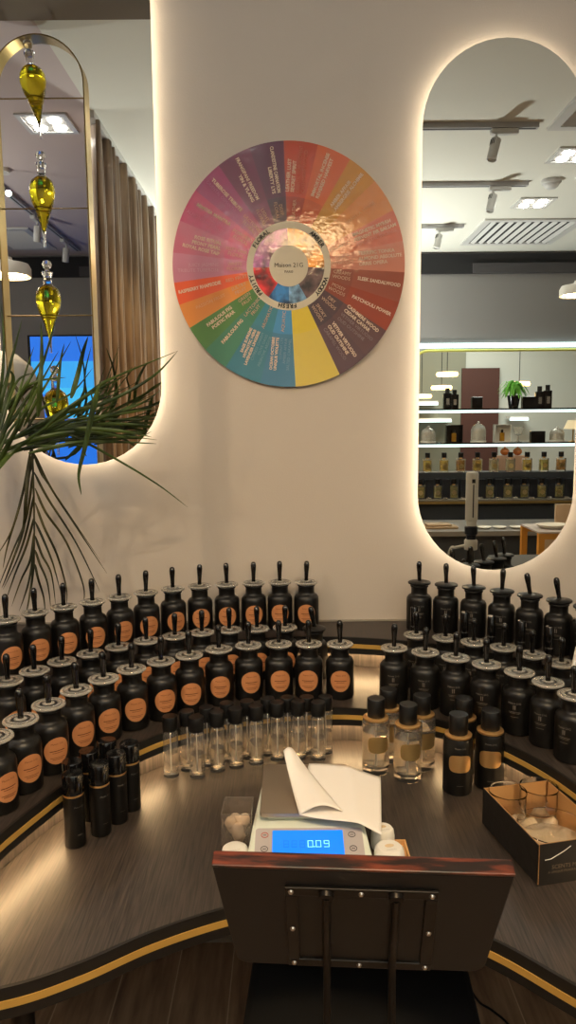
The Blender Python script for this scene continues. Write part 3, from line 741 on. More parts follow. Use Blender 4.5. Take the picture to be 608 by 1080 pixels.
for nm, L in (('front line', vf), ('back line', vb)):
    for i, (px, py) in enumerate(L):
        q = P(px, py-3, Z0); 
        if nm == 'back line': q = P(px, py-2.5, Z0)
        if vial is None: vial = o = vial_proto()
        else: o = dup(vial)
        o.location = q; o['label'] = 'clear glass vial with black cap, %s of the %s of vials' % (ORD[i], nm)
# tester bottles
def tester(px, py, kind, label, rz=0, first={}):
    q = P(px, py, Z0)
    if kind not in first:
        t = thing('perfume_tester', label, 'perfume bottle', q, 0, 'round perfume testers with black caps'); R = .0285
        outer = [(0, 0), (.026, 0), (R, .003), (R, .106), (.0265, .1115), (.020, .113), (.014, .114), (.014, .119)]
        if kind == 'clear':
            MB().lathe(outer+[(.012, .119), (.012, .112), (.0245, .106), (.0255, .100), (.0255, .018), (.020, .013), (0, .013)], 40).build('body', m_vial, t)
            MB().lathe([(0, .0126), (.0198, .0126), (.0256, .0180), (.0256, .088), (0, .088)], 36).build('liquid', m_liq, t)
            MB().tube([(0, 0, .016), (0, 0, .112)], .0015, 8).build('dip_tube', m_whitep, t)
        else: MB().lathe(outer+[(0, .119)], 40).build('body', m_black, t)
        MB().lathe([(0, .1125), (.0255, .1125), (.0262, .114), (.0262, .1165), (.024, .118), (0, .118)], 40).build('collar', m_gold, t)
        MB().lathe([(0, .118), (.0175, .118), (.0182, .119), (.0182, .155), (.0172, .1565), (0, .157)], 36).build('cap', m_black2, t)
        vs, fs = circle_label(R, .066, .0200, 1.12, pw=.55, sv=.86)
        MB().add(vs, fs).build('label', m_gold2 if kind == 'clear' else m_gold, t)
        pr = MB(); wrap(pr, 'Maison 21G', .0045, R, .097, .0008); dash(pr, -.006, .006, .022, .0006, R, .0008)
        pr.build('print', m_gold2 if kind == 'clear' else m_white_print, t, smooth=0)
        first[kind] = t
    else: t = dup(first[kind]); t.location = q; t['label'] = label
    t.rotation_euler = (0, 0, rz); return t
tester(396.5, 812, 'clear', 'clear round perfume tester with gold label, front left of the clear four', .1)
tester(430, 820, 'clear', 'clear round perfume tester with gold label, nearest to the viewer of the four', .1)
tester(409.5, 800, 'clear', 'clear round perfume tester, back left of the four clear ones', .25)
tester(444.5, 808, 'clear', 'clear round perfume tester, back right beside the black testers', .2)
tester(482.5, 833, 'black', 'black round perfume tester with gold label, left of the front pair', -.05)
tester(516, 828, 'black', 'black round perfume tester with gold label, right of the front pair', -.2)
tester(488, 812, 'black', 'black round perfume tester hidden behind the front black pair', -.2)
# slim black spray tubes
tb = [(80, 890, 'nearest to the viewer in the right-hand file'), (107, 878, 'second nearest in the right-hand file'), (125, 865, 'third in the right-hand file'), (139, 852, 'farthest in the right-hand file'),
      (79.5, 875, 'nearest in the half-hidden left file'), (96.5, 862, 'middle of the half-hidden left file'), (115.5, 849, 'farthest in the half-hidden left file')]
tube0 = None
for px, py, w in tb:
    q = P(px, py, Z0); lb = 'slim black spray tube with gold ring, %s' % w
    if tube0 is None:
        tube0 = o = thing('spray_tube', lb, 'spray', q, 0, 'slim black spray tubes'); R = .0178
        MB().lathe([(0, 0), (.0166, 0), (R, .0015), (R, .092), (0, .092)], 32).build('body', m_black, o)
        MB().lathe([(0, .092), (.0175, .092), (.0175, .0955), (0, .0955)], 32).build('ring', m_gold, o)
        MB().lathe([(0, .0955), (R, .0955), (R, .1285), (.0168, .130), (0, .1305)], 32).build('cap', m_gloss, o)
        pr = MB(); wrap(pr, 'Maison 21G', .004, R, .075, .0006, .006); dash(pr, 0, .009, .025, .0006, R, .0006); pr.build('print', m_white_print, o, smooth=0)
    else: o = dup(tube0); o.location = q; o['label'] = lb
    o.rotation_euler = (0, 0, .5)

# cardboard box with glassware
def gift_box():
    A = P(566.8, 935, Z0); B = P(508.9, 869, Z0); u = (A-B); Lb = u.length; ang = atan2(u.y, u.x)
    h = Z0; lo, hi = 0, .2
    for _ in range(40):
        m_ = (lo+hi)/2; v = A+Vector((0, 0, m_)); d = v-Vector((0, 0, EYE)); yy = 540-FPX*d.dot(UP)/d.dot(FW)
        if yy > 891.5: lo = m_
        else: hi = m_
    H = lo; W = .128; 
    t = thing('cardboard_box', 'open black cardboard box of glassware at the right edge of the counter', 'box', (B.x, B.y, Z0), ang)
    th = .0025
    # local x runs from the far end to the near end, local y to the right of it
    MB().box(th, Lb-th, th, W-th, .0005, th).build('base', m_kraft, t, smooth=0)
    MB().box(0, Lb, 0, th*.5, th, H, 0).box(0, Lb, th*.5, th, th, H, 1).build('side_panel', [m_card, m_kraft], t, smooth=0)
    MB().box(0, Lb, W-th*.5, W, th, H, 0).box(0, Lb, W-th, W-th*.5, th, H, 1).build('side_panel', [m_card, m_kraft], t, smooth=0)
    MB().box(0, th*.5, th, W-th, th, H, 0).box(th*.5, th, th, W-th, th, H, 1).build('end_panel', [m_card, m_kraft], t, smooth=0)
    e = MB().box(Lb-th*.5, Lb, 0, W, 0, H, 0).box(Lb-th, Lb-th*.5, th, W-th, th, H, 1).build('end_panel', [m_card, m_kraft], t, smooth=0)
    pr = MB(); V, Fc = text2d('SCENTS MAKE THE MAN', .0095, 'LEFT')
    pr.add([(Lb+.0006, .024+x, H*.42+y) for x, y in V], Fc)
    V, Fc = text2d('A UNIQUE FRAGRANCE EXPERIENCE', .0055, 'LEFT'); pr.add([(Lb+.0006, .018+x, H*.30+y) for x, y in V], Fc)
    pr.build('print', mat('faint_gold_print', (104, 92, 78), .5), e, smooth=0)
    MB().tube([(Lb+.0006, .012, H*.62), (Lb+.0008, .022, H*.63), (Lb+.0006, .045, H*.78), (Lb+.0006, .056, H*.88)], .0005, 6).build('scratch', m_whitep, e)
    # tissue
    n = 26; mb = MB(); vs = []; rnd = random.Random(3)
    for i in range(n+1):
        for j in range(14):
            x = .012+(Lb-.024)*i/n; y = .008+(W-.016)*j/13; z = .012+.010*sin(i*.9+j*.5)*cos(j*.8)+rnd.uniform(0, .006)
            vs.append((x, y, max(th+.001, z)))
    fs = [(i*14+j, (i+1)*14+j, (i+1)*14+j+1, i*14+j+1) for i in range(n) for j in range(13)]
    o = mb.add(vs, fs).build('tissue_paper', m_tissue, smooth=70); o.matrix_world = Matrix.Translation((B.x, B.y, Z0)) @ Matrix.Rotation(ang, 4, 'Z')
    tag(o, 'crumpled beige tissue paper lining the black box', 'tissue')
    sol = o.modifiers.new('thickness', 'SOLIDIFY'); sol.thickness = .0012
    def beaker(px, py, r, hh, zoff, label, name='glass_beaker', cat='beaker'):
        ztop = Z0+zoff+hh; q = P(px, py, ztop); zb = Z0+zoff
        o = MB().lathe([(0, 0), (r*.86, 0), (r*.93, .003), (r*.96, .01), (r*.965, hh-.004), (r, hh), (r*.985, hh+.0012), (r*.94, hh-.003), (r*.935, .011), (r*.9, .005), (0, .0035)], 44).build(name, m_glass)
        o.location = (q.x, q.y, zb); tag(o, label, cat, 'glassware in the black box')
    beaker(536, 834, .0335, .045, .026, 'small glass beaker in the box, the left of the back pair')
    beaker(569, 829.5, .034, .045, .026, 'small glass beaker in the box, the right of the back pair')
    beaker(584, 871, .0575, .030, .030, 'wide round glass dish at the near end of the box', 'glass_dish', 'dish')
gift_box()

# kitchen scale
def scale():
    zf = .028
    bx = P(327, 903, Z0+.035); cx = bx.x
    fl = P(258, 905, Z0+.045); fr_ = P(396.5, 903, Z0+.045)
    cx = (fl.x+fr_.x)/2; W = fr_.x-fl.x; yb = P(330, 806, Z0+.062).y; pf = P(330, 858, Z0+.062).y
    y0 = P(330, 915, Z0+.030).y
    t = thing('digital_scale', 'pale digital kitchen scale with a glowing blue display behind the chair back', 'scale', (cx, 0, Z0), radians(0))
    zk = .048
    # wedge body: low at the front, level at the back
    prof = [(y0, 0), (y0, .030), (pf-.012, .046), (yb+.008, .046), (yb+.008, 0)]
    vs = []
    for x, k in ((-W/2, 1), (W/2, 1)):
        for (y, z) in prof:
            s_ = 1-.22*max(0, (y-y0))/(yb-y0)
            vs.append((x*s_, y, z))
    n = len(prof); fs = [tuple(range(n)), tuple(range(n, 2*n))[::-1]]+[(i, (i+1) % n, n+(i+1) % n, n+i) for i in range(n)]
    MB().add(vs, fs).build('body', m_offw, t, smooth=0, bevel=.006)
    for sx in (-1, 1):
        MB().lathe([(0, 0), (.008, 0), (.008, .004), (0, .004)], 16, (sx*W*.35, y0+.03, -.0005)).build('foot', m_black2, t)
    # tilted panel frame
    sl = atan2(.016, pf-.012-y0); 
    T = Matrix.Translation((0, y0, .030)) @ Matrix.Rotation(sl, 4, 'X')
    LP = hypot(.016, pf-.012-y0)
    pan = MB().prism(rrect(W*.86, LP*.82, .006, 5, 0, LP*.53), .0002, .0014, T=T).build('control_panel', m_panel, t, smooth=0)
    MB().prism(rrect(W*.565, LP*.62, .001, 2, -.002, LP*.56), .0016, .0022, T=T).build('display', m_lcd, pan, smooth=0)
    SEG = {'0': 'abcdef', '9': 'abcdfg', '8': 'abcdefg'}
    on = MB(); off = MB(); dw = .0085; dh = .0150
    def digit(mb, x, y, segs, zz):
        w2 = .0010
        R_ = {'a': (x, x+dw, y+dh-w2, y+dh), 'g': (x, x+dw, y+dh/2-w2/2, y+dh/2+w2/2), 'd': (x, x+dw, y, y+w2), 'f': (x-.0002, x+w2, y+dh/2, y+dh), 'e': (x-.0002, x+w2, y, y+dh/2),
              'b': (x+dw-w2, x+dw, y+dh/2, y+dh), 'c': (x+dw-w2, x+dw, y, y+dh/2)}
        for s_ in segs: a_, b_, c_, d_ = R_[s_]; mb.box(a_, b_, c_, d_, zz, zz+.0003, T=T)
    yd = LP*.56-dh/2-.003
    for k, ch in enumerate('888009'):
        x = -.042+k*.0132
        if k < 3: digit(off, x, yd, 'abcdefg', .0024)
        else: digit(on, x, yd, SEG[ch], .0024)
    on.box(-.042+3*.0132+dw+.0012, -.042+3*.0132+dw+.003, yd, yd+.002, .0024, .0027, T=T)
    on.build('digits', m_seg, pan, smooth=0); off.build('unlit_digits', m_seg0, pan, smooth=0)
    for x in (-W*.355, W*.345):
        for y in (.42, .76):
            MB().lathe([(.0052, .0016), (.0062, .0016), (.0062, .0022), (.0052, .0022)], 24, (x, LP*y, 0), closed=True, T=T).build('button', m_dark2 if y < .5 or x > 0 else m_red_print, pan)
            b2 = MB(); b2.box(x-.003, x+.003, LP*y-.0006, LP*y+.0006, .0016, .0020, T=T); b2.build('button_mark', m_dark2, pan, smooth=0)
    # platform
    PW = W*.80
    MB().box(-PW*.42, PW*.42, pf+.01, yb-.01, .046, .055).build('platform_support', m_offw, t, smooth=0)
    MB().prism(rrect(PW, yb-pf, .008, 4, 0, (yb+pf)/2), .055, .0625).build('platform', m_steel, t, smooth=0, bevel=.0015)
    # sheet of paper draped on the platform
    zp = Z0+.0632
    def gp(px, py): return P(px, py, zp)
    n, m_ = 26, 18; bl = gp(331, 806)-Vector((0, 0, 0)); TLc = gp(326, 806); TRc = gp(402, 809.5); BLc = gp(316, 860); BRc = gp(403, 873)
    BRc = Vector((BRc.x, BRc.y, zp))
    vs = []
    for i in range(n+1):
        for j in range(m_+1):
            u, v = i/n, j/m_
            p = (TLc*(1-u)+TRc*u)*(1-v)+(BLc*(1-u)+BRc*u)*v
            edge = max(0, p.x-(cx+PW/2))
            p.z = zp + .0012*(1+sin(u*7+v*3)) + .006*sin(pi*v)*sin(pi*u)*.4 - edge*.35
            vs.append(p)
    fs = [(i*(m_+1)+j, (i+1)*(m_+1)+j, (i+1)*(m_+1)+j+1, i*(m_+1)+j+1) for i in range(n) for j in range(m_)]
    mb = MB().add(vs, fs)
    # the folded-over curling flap: hinge along the left edge, rising tip at the back
    hinge0 = Vector((gp(304, 806).x, gp(304, 806).y, zp+.014)); 
    tip = Q(299, 792, TLc.y-.03); tip2 = Q(309, 789.5, TLc.y-.02)
    A0 = tip; A1 = BLc+Vector((0.0, 0, .001)); B0 = tip2; B1 = gp(362, 858)+Vector((0, -.0, .004))
    vs = []; N2, M2 = 20, 12
    for i in range(N2+1):
        v = i/N2
        a_ = A0.lerp(A1, v)+Vector((-.010*sin(pi*v)*0, 0, -.004*sin(pi*v)))
        b_ = B0.lerp(gp(325, 818)+Vector((0, 0, .012)), min(1, v*2.2)) if v < .4545 else (gp(325, 818)+Vector((0, 0, .012))).lerp(B1, (v-.4545)/.5455)
        for j in range(M2+1):
            u = j/M2; p = a_.lerp(b_, u); p.z += .014*sin(pi*u)*(.35+.65*v)
            vs.append(p)
    fs = [(i*(M2+1)+j, (i+1)*(M2+1)+j, (i+1)*(M2+1)+j+1, i*(M2+1)+j+1) for i in range(N2) for j in range(M2)]
    mb.add(vs, fs)
    o = mb.build('paper_sheet', m_paper, smooth=80); tag(o, 'white paper sheet with a curled-over corner lying on the scale platform', 'paper')
    s_ = o.modifiers.new('thickness', 'SOLIDIFY'); s_.thickness = .0006
scale()

# acrylic box of cotton, tape rolls and tray beside the scale
q = P(249, 885, Z0); w = .021
t = thing('acrylic_box', 'small clear acrylic box of cotton tufts left of the scale', 'box', (q.x+.004, q.y, Z0), -.03)
def hollow(w, d, h, th):
    mb = MB(); mb.box(-w, w, -d, d, 0, th).box(-w, w, -d, -d+th, th, h).box(-w, w, d-th, d, th, h).box(-w, -w+th, -d+th, d-th, th, h).box(w-th, w, -d+th, d-th, th, h); return mb
hollow(.026, .030, .062, .0022).build('case', mat('smoked_acrylic', (216, 206, 196), .04, trans=.9), t, smooth=0)
mb = MB(); rnd = random.Random(5)
for k in range(9): mb.lathe([(0, -.011), (.008, -.008), (.0115, 0), (.008, .008), (0, .011)], 10, (rnd.uniform(-.013, .013), rnd.uniform(-.017, .017), .0145+rnd.uniform(0, .018)))
o = mb.build('cotton_tufts', mat('cotton', (232, 214, 190), .9, bump=(90, 1, .004, 4)), smooth=80); o.location = t.location; tag(o, 'beige cotton tufts filling the clear acrylic box', 'cotton', kind='stuff')
def white_lid(px, py, r, h, z, label, mark=True):
    q = P(px, py, z+h)
    t = thing('white_container', label, 'container', (q.x, q.y, z), .2, 'white rounded containers by the scale')
    MB().lathe([(0, 0), (r*.94, 0), (r, .003), (r, h*.6), (r*.93, h*.86), (r*.78, h*.97), (r*.3, h), (0, h*.985)], 36).build('shell', m_whitep, t)
    if mark: MB().lathe([(0, h+.0002), (r*.22, h+.0002), (r*.22, h+.0008), (0, h+.0008)], 16, sx=1.4, sy=.8).build('mark', m_tissue, t)
    pr = MB(); V, Fc = text2d('MAISON', .0045); pr.add([(x, y-r*.45, h*.985+.0006) for x, y in V], Fc); pr.build('print', m_panel, t, smooth=0)
q0 = P(408, 905, Z0)
tr = MB().box(-.014, .036, -.045, .030, 0, .004).box(-.014, .036, .027, .030, .004, .012).box(.033, .036, -.045, .027, .004, .012).box(-.014, .036, -.045, -.042, .004, .012)
o = tr.build('wooden_tray', m_tray, smooth=0); o.location = (q0.x+.001, q0.y+.005, Z0); tag(o, 'small pale wooden tray right of the scale under white containers', 'tray')
white_lid(404, 872, .0200, .036, Z0+.0042, 'white rounded container in the tray, the farther of the two right of the scale')
white_lid(411, 892, .0250, .034, Z0+.0042, 'white rounded container in the tray, the nearer of the two right of the scale')
white_lid(248, 893, .0225, .022, Z0, 'white rounded container left of the scale below the acrylic box', False)

# ------------------------------------------------------------------ chair
def chair():
    t = thing('bar_chair', 'black low-backed chair pushed up to the counter, seen from behind', 'chair', (.080, .80, 0), radians(-3.8))
    # board frame: local axes x, s (down the board), n (away from the viewer)
    top = Vector((0, -.05, .989)); bot = Vector((0, .02, .819)); s = (bot-top).normalized(); n = Vector((0, -s.z, s.y)); n = n if n.y > 0 else -n
    T = Matrix((( 1, 0, 0, 0), (0, s.y, n.y, 0), (0, s.z, n.z, 0), (0, 0, 0, 1))); T.translation = top
    hgt = (bot-top).length; wt, wb = .1645, .150
    def outline(i, r=.018):
        out = [(-wt+i, i), (wt-i, i)]
        for k in range(7): a = radians(0+90*k/6); out.append((wb-r+(r-i)*cos(a), hgt-r+(r-i)*sin(a)))
        for k in range(7): a = radians(90+90*k/6); out.append((-wb+r+(r-i)*cos(a), hgt-r+(r-i)*sin(a)))
        return out
    bk = MB().prism(outline(0), 0, .018, T=T).build('backrest', m_chair, t, smooth=0, bevel=.002)
    MB().box(-wt-.0005, wt+.0005, -.0045, .0, -.0006, .0186, T=T).build('worn_wood_edge', m_edgewood, bk, smooth=0, bevel=.0015)
    pl = MB(); a, b, y0, y1, e = -.085, .085, .026, hgt-.006, .014
    pl.box(a, b, y0, y0+e, -.004, -.0002, T=T).box(a, b, y1-e, y1, -.004, -.0002, T=T).box(a, a+e, y0+e, y1-e, -.004, -.0002, T=T).box(b-e, b, y0+e, y1-e, -.004, -.0002, T=T)
    p = pl.build('mounting_frame', m_steelb, t, smooth=0, bevel=.001)
    MB().box(a+e, b-e, y0+e, y1-e, -.0012, -.0002, T=T).build('inset_panel', m_band, p, smooth=0)
    for x in (a+.007, 0, b-.007):
        for y in (y0+.007, (y0+y1)/2, y1-.007):
            if x == 0 and (y0+.02 < y < y1-.02): continue
            MB().lathe([(0, -.0062), (.0022, -.0060), (.0034, -.004), (0, -.004)], 12, (x, y, 0), T=T).build('screw', m_screw, p)
    for sx in (-.0385, .0385):
        p0 = T @ Vector((sx, .036, -.007)); 
        MB().tube([T @ Vector((sx, .033, -.0045))+Vector((0, 0, 0)), T @ Vector((sx, .034, -.010))], .0085, 14).build('rod_mount', m_steelb, p)
        pts = spline([p0, T @ Vector((sx, .09, -.008)), T @ Vector((sx, .17, -.012)), (sx, -.0, .70), (sx, .03, .52), (sx, .06, .435), (sx, .12, .405), (sx, .25, .405)], 6)
        MB().tube(pts, .0045, 12).build('support_rod', m_steelb, t)
    st = MB().prism(rrect(.40, .44, .012, 6, .015, .305), .415, .478).build('seat', m_seat, t, smooth=0, bevel=.012)
    MB().lathe([(0, .41), (.022, .41), (.022, .02), (.03, .015), (.19, .012), (.195, 0), (0, 0)], 36, (.015, .265, 0)).build('pedestal', m_steelb, t)
chair()
pts = spline([P(498, 1046, .004), P(507, 1058, .004), P(520, 1066, .004), P(540, 1085, .004), P(560, 1130, .004)], 6)
o = MB().tube(pts, .003, 8).build('power_cord', m_black2); tag(o, 'thin black cord on the floor right of the chair', 'cord')

# ------------------------------------------------------------------ palm
def blade(mb, pts, w, fold=.35, tip=.06, mi=0):
    """tapered, V-folded leaflet with real thickness along a 3-D path"""
    pts = spline(pts, 6); n = len(pts); vs = []; fs = []
    side0 = None
    for i, p in enumerate(pts):
        t = (pts[min(i+1, n-1)]-pts[max(i-1, 0)]).normalized()
        view = Vector((p.x*.6, p.y, (p.z-EYE)*.6)).normalized()
        sd = t.cross(view)
        if sd.length < 1e-3: sd = Vector((1, 0, 0))
        sd.normalize(); nm = sd.cross(t).normalized()
        u = i/(n-1); ww = w*max(tip, min(1, u*5+.35)*(1-u**2.2)**.8)
        vs += [p+sd*ww+nm*ww*fold, p, p-sd*ww+nm*ww*fold, p-nm*.0006]
    for i in range(n-1):
        a = 4*i; b = a+4
        fs += [(a, a+1, b+1, b), (a+1, a+2, b+2, b+1), (a+2, a+3, b+3, b+2), (a+3, a, b, b+3)]
    mb.add(vs, fs, mi)
def palm():
    bx, by = -1.0, 1.62
    t = thing('potted_palm', 'potted palm whose long fronds cross the left mirror and wall', 'plant', (0, 0, 0))
    MB().lathe([(0, Z2), (.075, Z2), (.10, Z2+.16), (.105, Z2+.17), (.095, Z2+.17), (.088, Z2+.15), (0, Z2+.15)], 36, (bx, by, 0)).build('pot', m_pot, t)
    base = Vector((bx, by, Z2+.15))
    def stem(mb, pts, r0=.006, r1=.0018):
        p = spline(pts, 6); n = len(p); mb.tube(p, .003, 8, rs=[r0+(r1-r0)*i/(n-1) for i in range(n)])
    q = lambda x, y, d: Q(x, y, d)
    # frond hanging down against the wall
    mb = MB(); Y = 1.84
    rach = [base, Vector((-.93, 1.70, 1.45)), q(-25, 430, 1.82), q(12, 405, 1.84), q(31, 445, Y), q(34, 480, Y), q(36, 540, Y), q(36, 600, Y)]
    stem(mb, rach)
    A = [((34, 478), (20, 535), (8, 575), (3, 600)), ((33, 470), (24, 520), (12, 560), (-6, 590)), ((35, 495), (28, 545), (14, 580), (-4, 625)), ((36, 520), (28, 560), (18, 590), (3, 622)),
         ((36, 545), (28, 575), (16, 605), (4, 640)), ((36, 560), (32, 590), (22, 612), (12, 640)), ((36, 575), (33, 600), (28, 622), (20, 645)), ((36, 590), (34, 610), (30, 635), (27, 650)),
         ((35, 478), (44, 500), (52, 512), (105, 590)), ((36, 478), (50, 508), (70, 540), (113, 605)), ((36, 498), (50, 525), (80, 572), (106, 625)), ((37, 515), (48, 540), (70, 572), (88, 618), (87, 640)),
         ((37, 530), (46, 555), (60, 585), (70, 620), (70, 640)), ((37, 550), (46, 570), (56, 595), (64, 625)), ((37, 565), (44, 585), (54, 605), (59, 640)), ((37, 580), (42, 595), (50, 615), (54, 645)), ((37, 595), (40, 610), (46, 630), (48, 650)),
         ((36, 478), (30, 500), (27, 530), (24, 560), (10, 600), (2, 620))]
    rnd = random.Random(11)
    for k, L in enumerate(A): blade(mb, [q(x, y, Y+rnd.uniform(-.03, .03)) for x, y in L], .0032 if k < 17 else .005)
    mb.build('hanging_frond', m_leafd, t)
    # spreading frond across the mirror
    mb = MB(); Y = 1.70
    rach = [base, Vector((-.95, 1.63, 1.38)), q(-60, 500, 1.66), q(0, 468, 1.69), q(45, 452, 1.71), q(70, 450, 1.72)]
    stem(mb, rach, .007, .002)
    Bl = [((0, 470), (60, 438), (110, 425), (160, 398), (187, 371)), ((10, 465), (60, 442), (100, 410), (125, 396), (188, 370)), ((28, 470), (70, 458), (110, 440), (150, 425), (171, 410)), ((28, 470), (60, 440), (90, 418), (121, 408)),
          ((30, 460), (70, 445), (130, 436), (166, 430)), ((32, 455), (70, 450), (120, 447), (160, 449)), ((30, 458), (80, 452), (130, 455), (160, 461)), ((0, 475), (60, 460), (110, 458), (166, 464)),
          ((30, 478), (80, 467), (120, 466), (165, 468)), ((30, 462), (70, 440), (100, 424), (120, 416)), ((34, 455), (70, 432), (95, 415), (135, 395)), ((28, 452), (45, 430), (75, 415), (98, 388)),
          ((0, 482), (30, 472), (60, 470), (100, 470)), ((0, 478), (40, 462), (90, 455), (140, 462), (160, 455)), ((15, 470), (45, 458), (85, 440), (125, 425)), ((20, 472), (50, 455), (95, 444), (150, 442)),
          ((30, 465), (75, 452), (110, 440), (165, 415)), ((25, 475), (60, 465), (100, 462), (150, 456))]
    for k, L in enumerate(Bl): blade(mb, [q(x, y, Y+rnd.uniform(-.07, .05)) for x, y in L], rnd.uniform(.0032, .0055))
    blade(mb, [q(32, 447, 1.72), q(70, 457, 1.72), q(115, 480, 1.74), q(165, 510, 1.76), q(198, 535, 1.78)], .0035)
    blade(mb, [q(104, 407, 1.6), q(96, 440, 1.6), q(90, 470, 1.6), q(83, 500, 1.6), q(86, 522, 1.6)], .006)
    mb.build('spreading_frond', m_leaf, t)
    # upright blades at the left edge
    mb = MB(); stem(mb, [base, Vector((-.97, 1.60, 1.35)), q(-30, 500, 1.58), q(10, 455, 1.6), q(30, 425, 1.6)], .006, .002)
    Cl = [((-6, 480), (12, 435), (28, 405), (47, 375)), ((-10, 470), (2, 420), (12, 380), (23, 338)), ((0, 470), (16, 425), (26, 395), (36, 365)), ((5, 455), (25, 425), (40, 400), (60, 335)), ((20, 455), (34, 415), (46, 380), (60, 332)),
          ((15, 460), (30, 430), (42, 405), (62, 370)), ((-5, 440), (2, 400), (4, 360), (1, 320)), ((0, 455), (10, 420), (20, 400), (35, 393)), ((0, 440), (20, 415), (40, 402), (70, 398)), ((40, 440), (42, 410), (44, 370), (43, 340)),
          ((25, 450), (40, 420), (52, 400), (75, 360)), ((-5, 460), (6, 425), (14, 400), (10, 390)), ((60, 425), (62, 400), (64, 380), (68, 362)), ((75, 420), (82, 395), (88, 370), (93, 355)), ((-8, 500), (8, 470), (18, 450), (22, 430)), ((-8, 500), (10, 480), (28, 465), (50, 450))]
    for L in Cl: blade(mb, [q(x, y, 1.6+rnd.uniform(-.05, .05)) for x, y in L], rnd.uniform(.003, .006))
    mb.build('upright_frond', m_leaf, t)
palm()

# ------------------------------------------------------------------ brass arch with oil drops (left mirror)
def arch():
    yr = 1.25
    zt = MQ(42, 40, yr).z; l = MQ(-3, 150, yr).x; r = MQ(93.5, 150, yr).x; cx = (l+r)/2; R = (r-l)/2
    t = thing('brass_arch_stand', 'slim brass arch holding yellow glass drops, seen in the left mirror', 'display stand', (cx, yr, Z2))
    h = zt-Z2
    path = [(-R, 0)]+[(R*cos(pi-pi*k/24), h-R+R*sin(pi*k/24)) for k in range(25)]+[(R, 0)]
    YZ = Matrix(((1, 0, 0, 0), (0, 0, 1, 0), (0, 1, 0, 0), (0, 0, 0, 1)))
    mb = MB(); n = len(path); vs = []
    for i, (x, z) in enumerate(path):
        p = Vector(path[max(i-1, 0)]); q = Vector(path[min(i+1, n-1)]); tt = (q-p).normalized(); nn = Vector((tt.y, -tt.x))
        for (dy, o_) in ((-.030, 0), (.030, 0), (.030, -.004), (-.030, -.004)): vs.append((x+nn.x*o_*-1, dy, z+nn.y*o_*-1))
    fs = []
    for i in range(n-1):
        for k in range(4): fs.append((4*i+k, 4*i+(k+1) % 4, 4*i+4+(k+1) % 4, 4*i+4+k))
    mb.add(vs, fs+[(0, 1, 2, 3), tuple(4*(n-1)+k for k in range(4))]); mb.build('arch', m_brass2, t)
    MB().box(-R-.02, R+.02, -.06, .06, 0, .008).build('foot_plate', m_brass2, t, smooth=0)
    drop = None; k = 0
    for (px, py, ty, tilt) in ((37.5, 76, 104, .10), (45.5, 200, 220, 0), (52, 312, 333, 0), (60, 425, 442, 0)):
        zb = MQ(px, ty, yr).z; c = MQ(px, ty, yr)
        b = MB().tube([(-R+.002, 0, zb-Z2), (c.x-cx-.024, 0, zb-Z2)], .0022, 8).tube([(c.x-cx+.024, 0, zb-Z2), (R-.002, 0, zb-Z2)], .0022, 8)
        ring = [(c.x-cx+.024*cos(2*pi*i/24), .024*sin(2*pi*i/24), zb-Z2) for i in range(25)]; b.tube(ring, .0022, 8, cap=False)
        b.build('ring_bar', m_brass2, t)
        lb = 'yellow oil glass drop with ball stopper in the brass arch, %s' % ['uppermost', 'second from the top', 'third from the top', 'lowest, behind palm leaves'][k]
        if drop is None:
            drop = o = thing('glass_drop', lb, 'glass ornament', c, 0, 'yellow oil drops in the brass arch')
            pr = [(0, -.125), (.004, -.125), (.004, -.085), (.007, -.070), (.0205, -.022), (.036, .020), (.0425, .050), (.041, .072), (.032, .090), (.018, .100), (.0135, .106), (.0135, .128), (.018, .140), (.018, .144), (.0115, .144), (.0105, .104), (0, .100)]
            MB().lathe(pr, 36).build('flask', mat('thin_glass', (250, 250, 246), .02, trans=1, ior=1.3), o)
            MB().lathe([(0, -.082), (.006, -.068), (.019, -.022), (.034, .020), (.0405, .050), (.039, .070), (.030, .087), (.015, .097), (0, .098)], 36).build('oil', m_oil, o)
            MB().lathe([(0, .130), (.0095, .130), (.0105, .146), (.006, .150), (.006, .154), (.012, .158), (.0165, .169), (.012, .180), (0, .184)], 24).build('stopper', m_disc, o)
        else: o = dup(drop); o.location = c; o['label'] = lb
        o.rotation_euler = (0, -tilt, 0); k += 1
arch()

# ------------------------------------------------------------------ curtain, screen, white column (left mirror)
def curtain():
    xc = -.807; ya = MC(100, 118, ZC).y; yb_ = YB+.02
    t = thing('curtain', 'floor-length bronze pleated curtain reflected in the left mirror', 'curtain', (xc, 0, 0))
    n = 420; vs = []; zs = [0.02, 1.0, 2.3, 2.62, ZC-.03]
    for i in range(n+1):
        y = ya+(yb_-ya)*i/n; ph = 2*pi*(ya-y)/.105
        for j, z in enumerate(zs):
            am = .032*(1-.25*j/4); vs.append((am*sin(ph+.25*sin(ph*.37)+.1*j)+.012*sin(ph*.41+j*.3), y, z+(.004*sin(ph*3) if j == 4 else 0)))
    m_ = len(zs); fs = [(i*m_+j, (i+1)*m_+j, (i+1)*m_+j+1, i*m_+j+1) for i in range(n) for j in range(m_-1)]
    o = MB().add(vs, fs).build('cloth', m_curt, t, smooth=80); s = o.modifiers.new('thickness', 'SOLIDIFY'); s.thickness = .003
    MB().box(-.02, .02, yb_, ya+.02, ZC-.03, ZC-.001).build('curtain_rail', m_whitem, t, smooth=0)
    MB().box(-.028, -.004, ya+.004, ya+.009, .02, ZC-.06).build('lining', m_lining, t, smooth=0)
curtain()
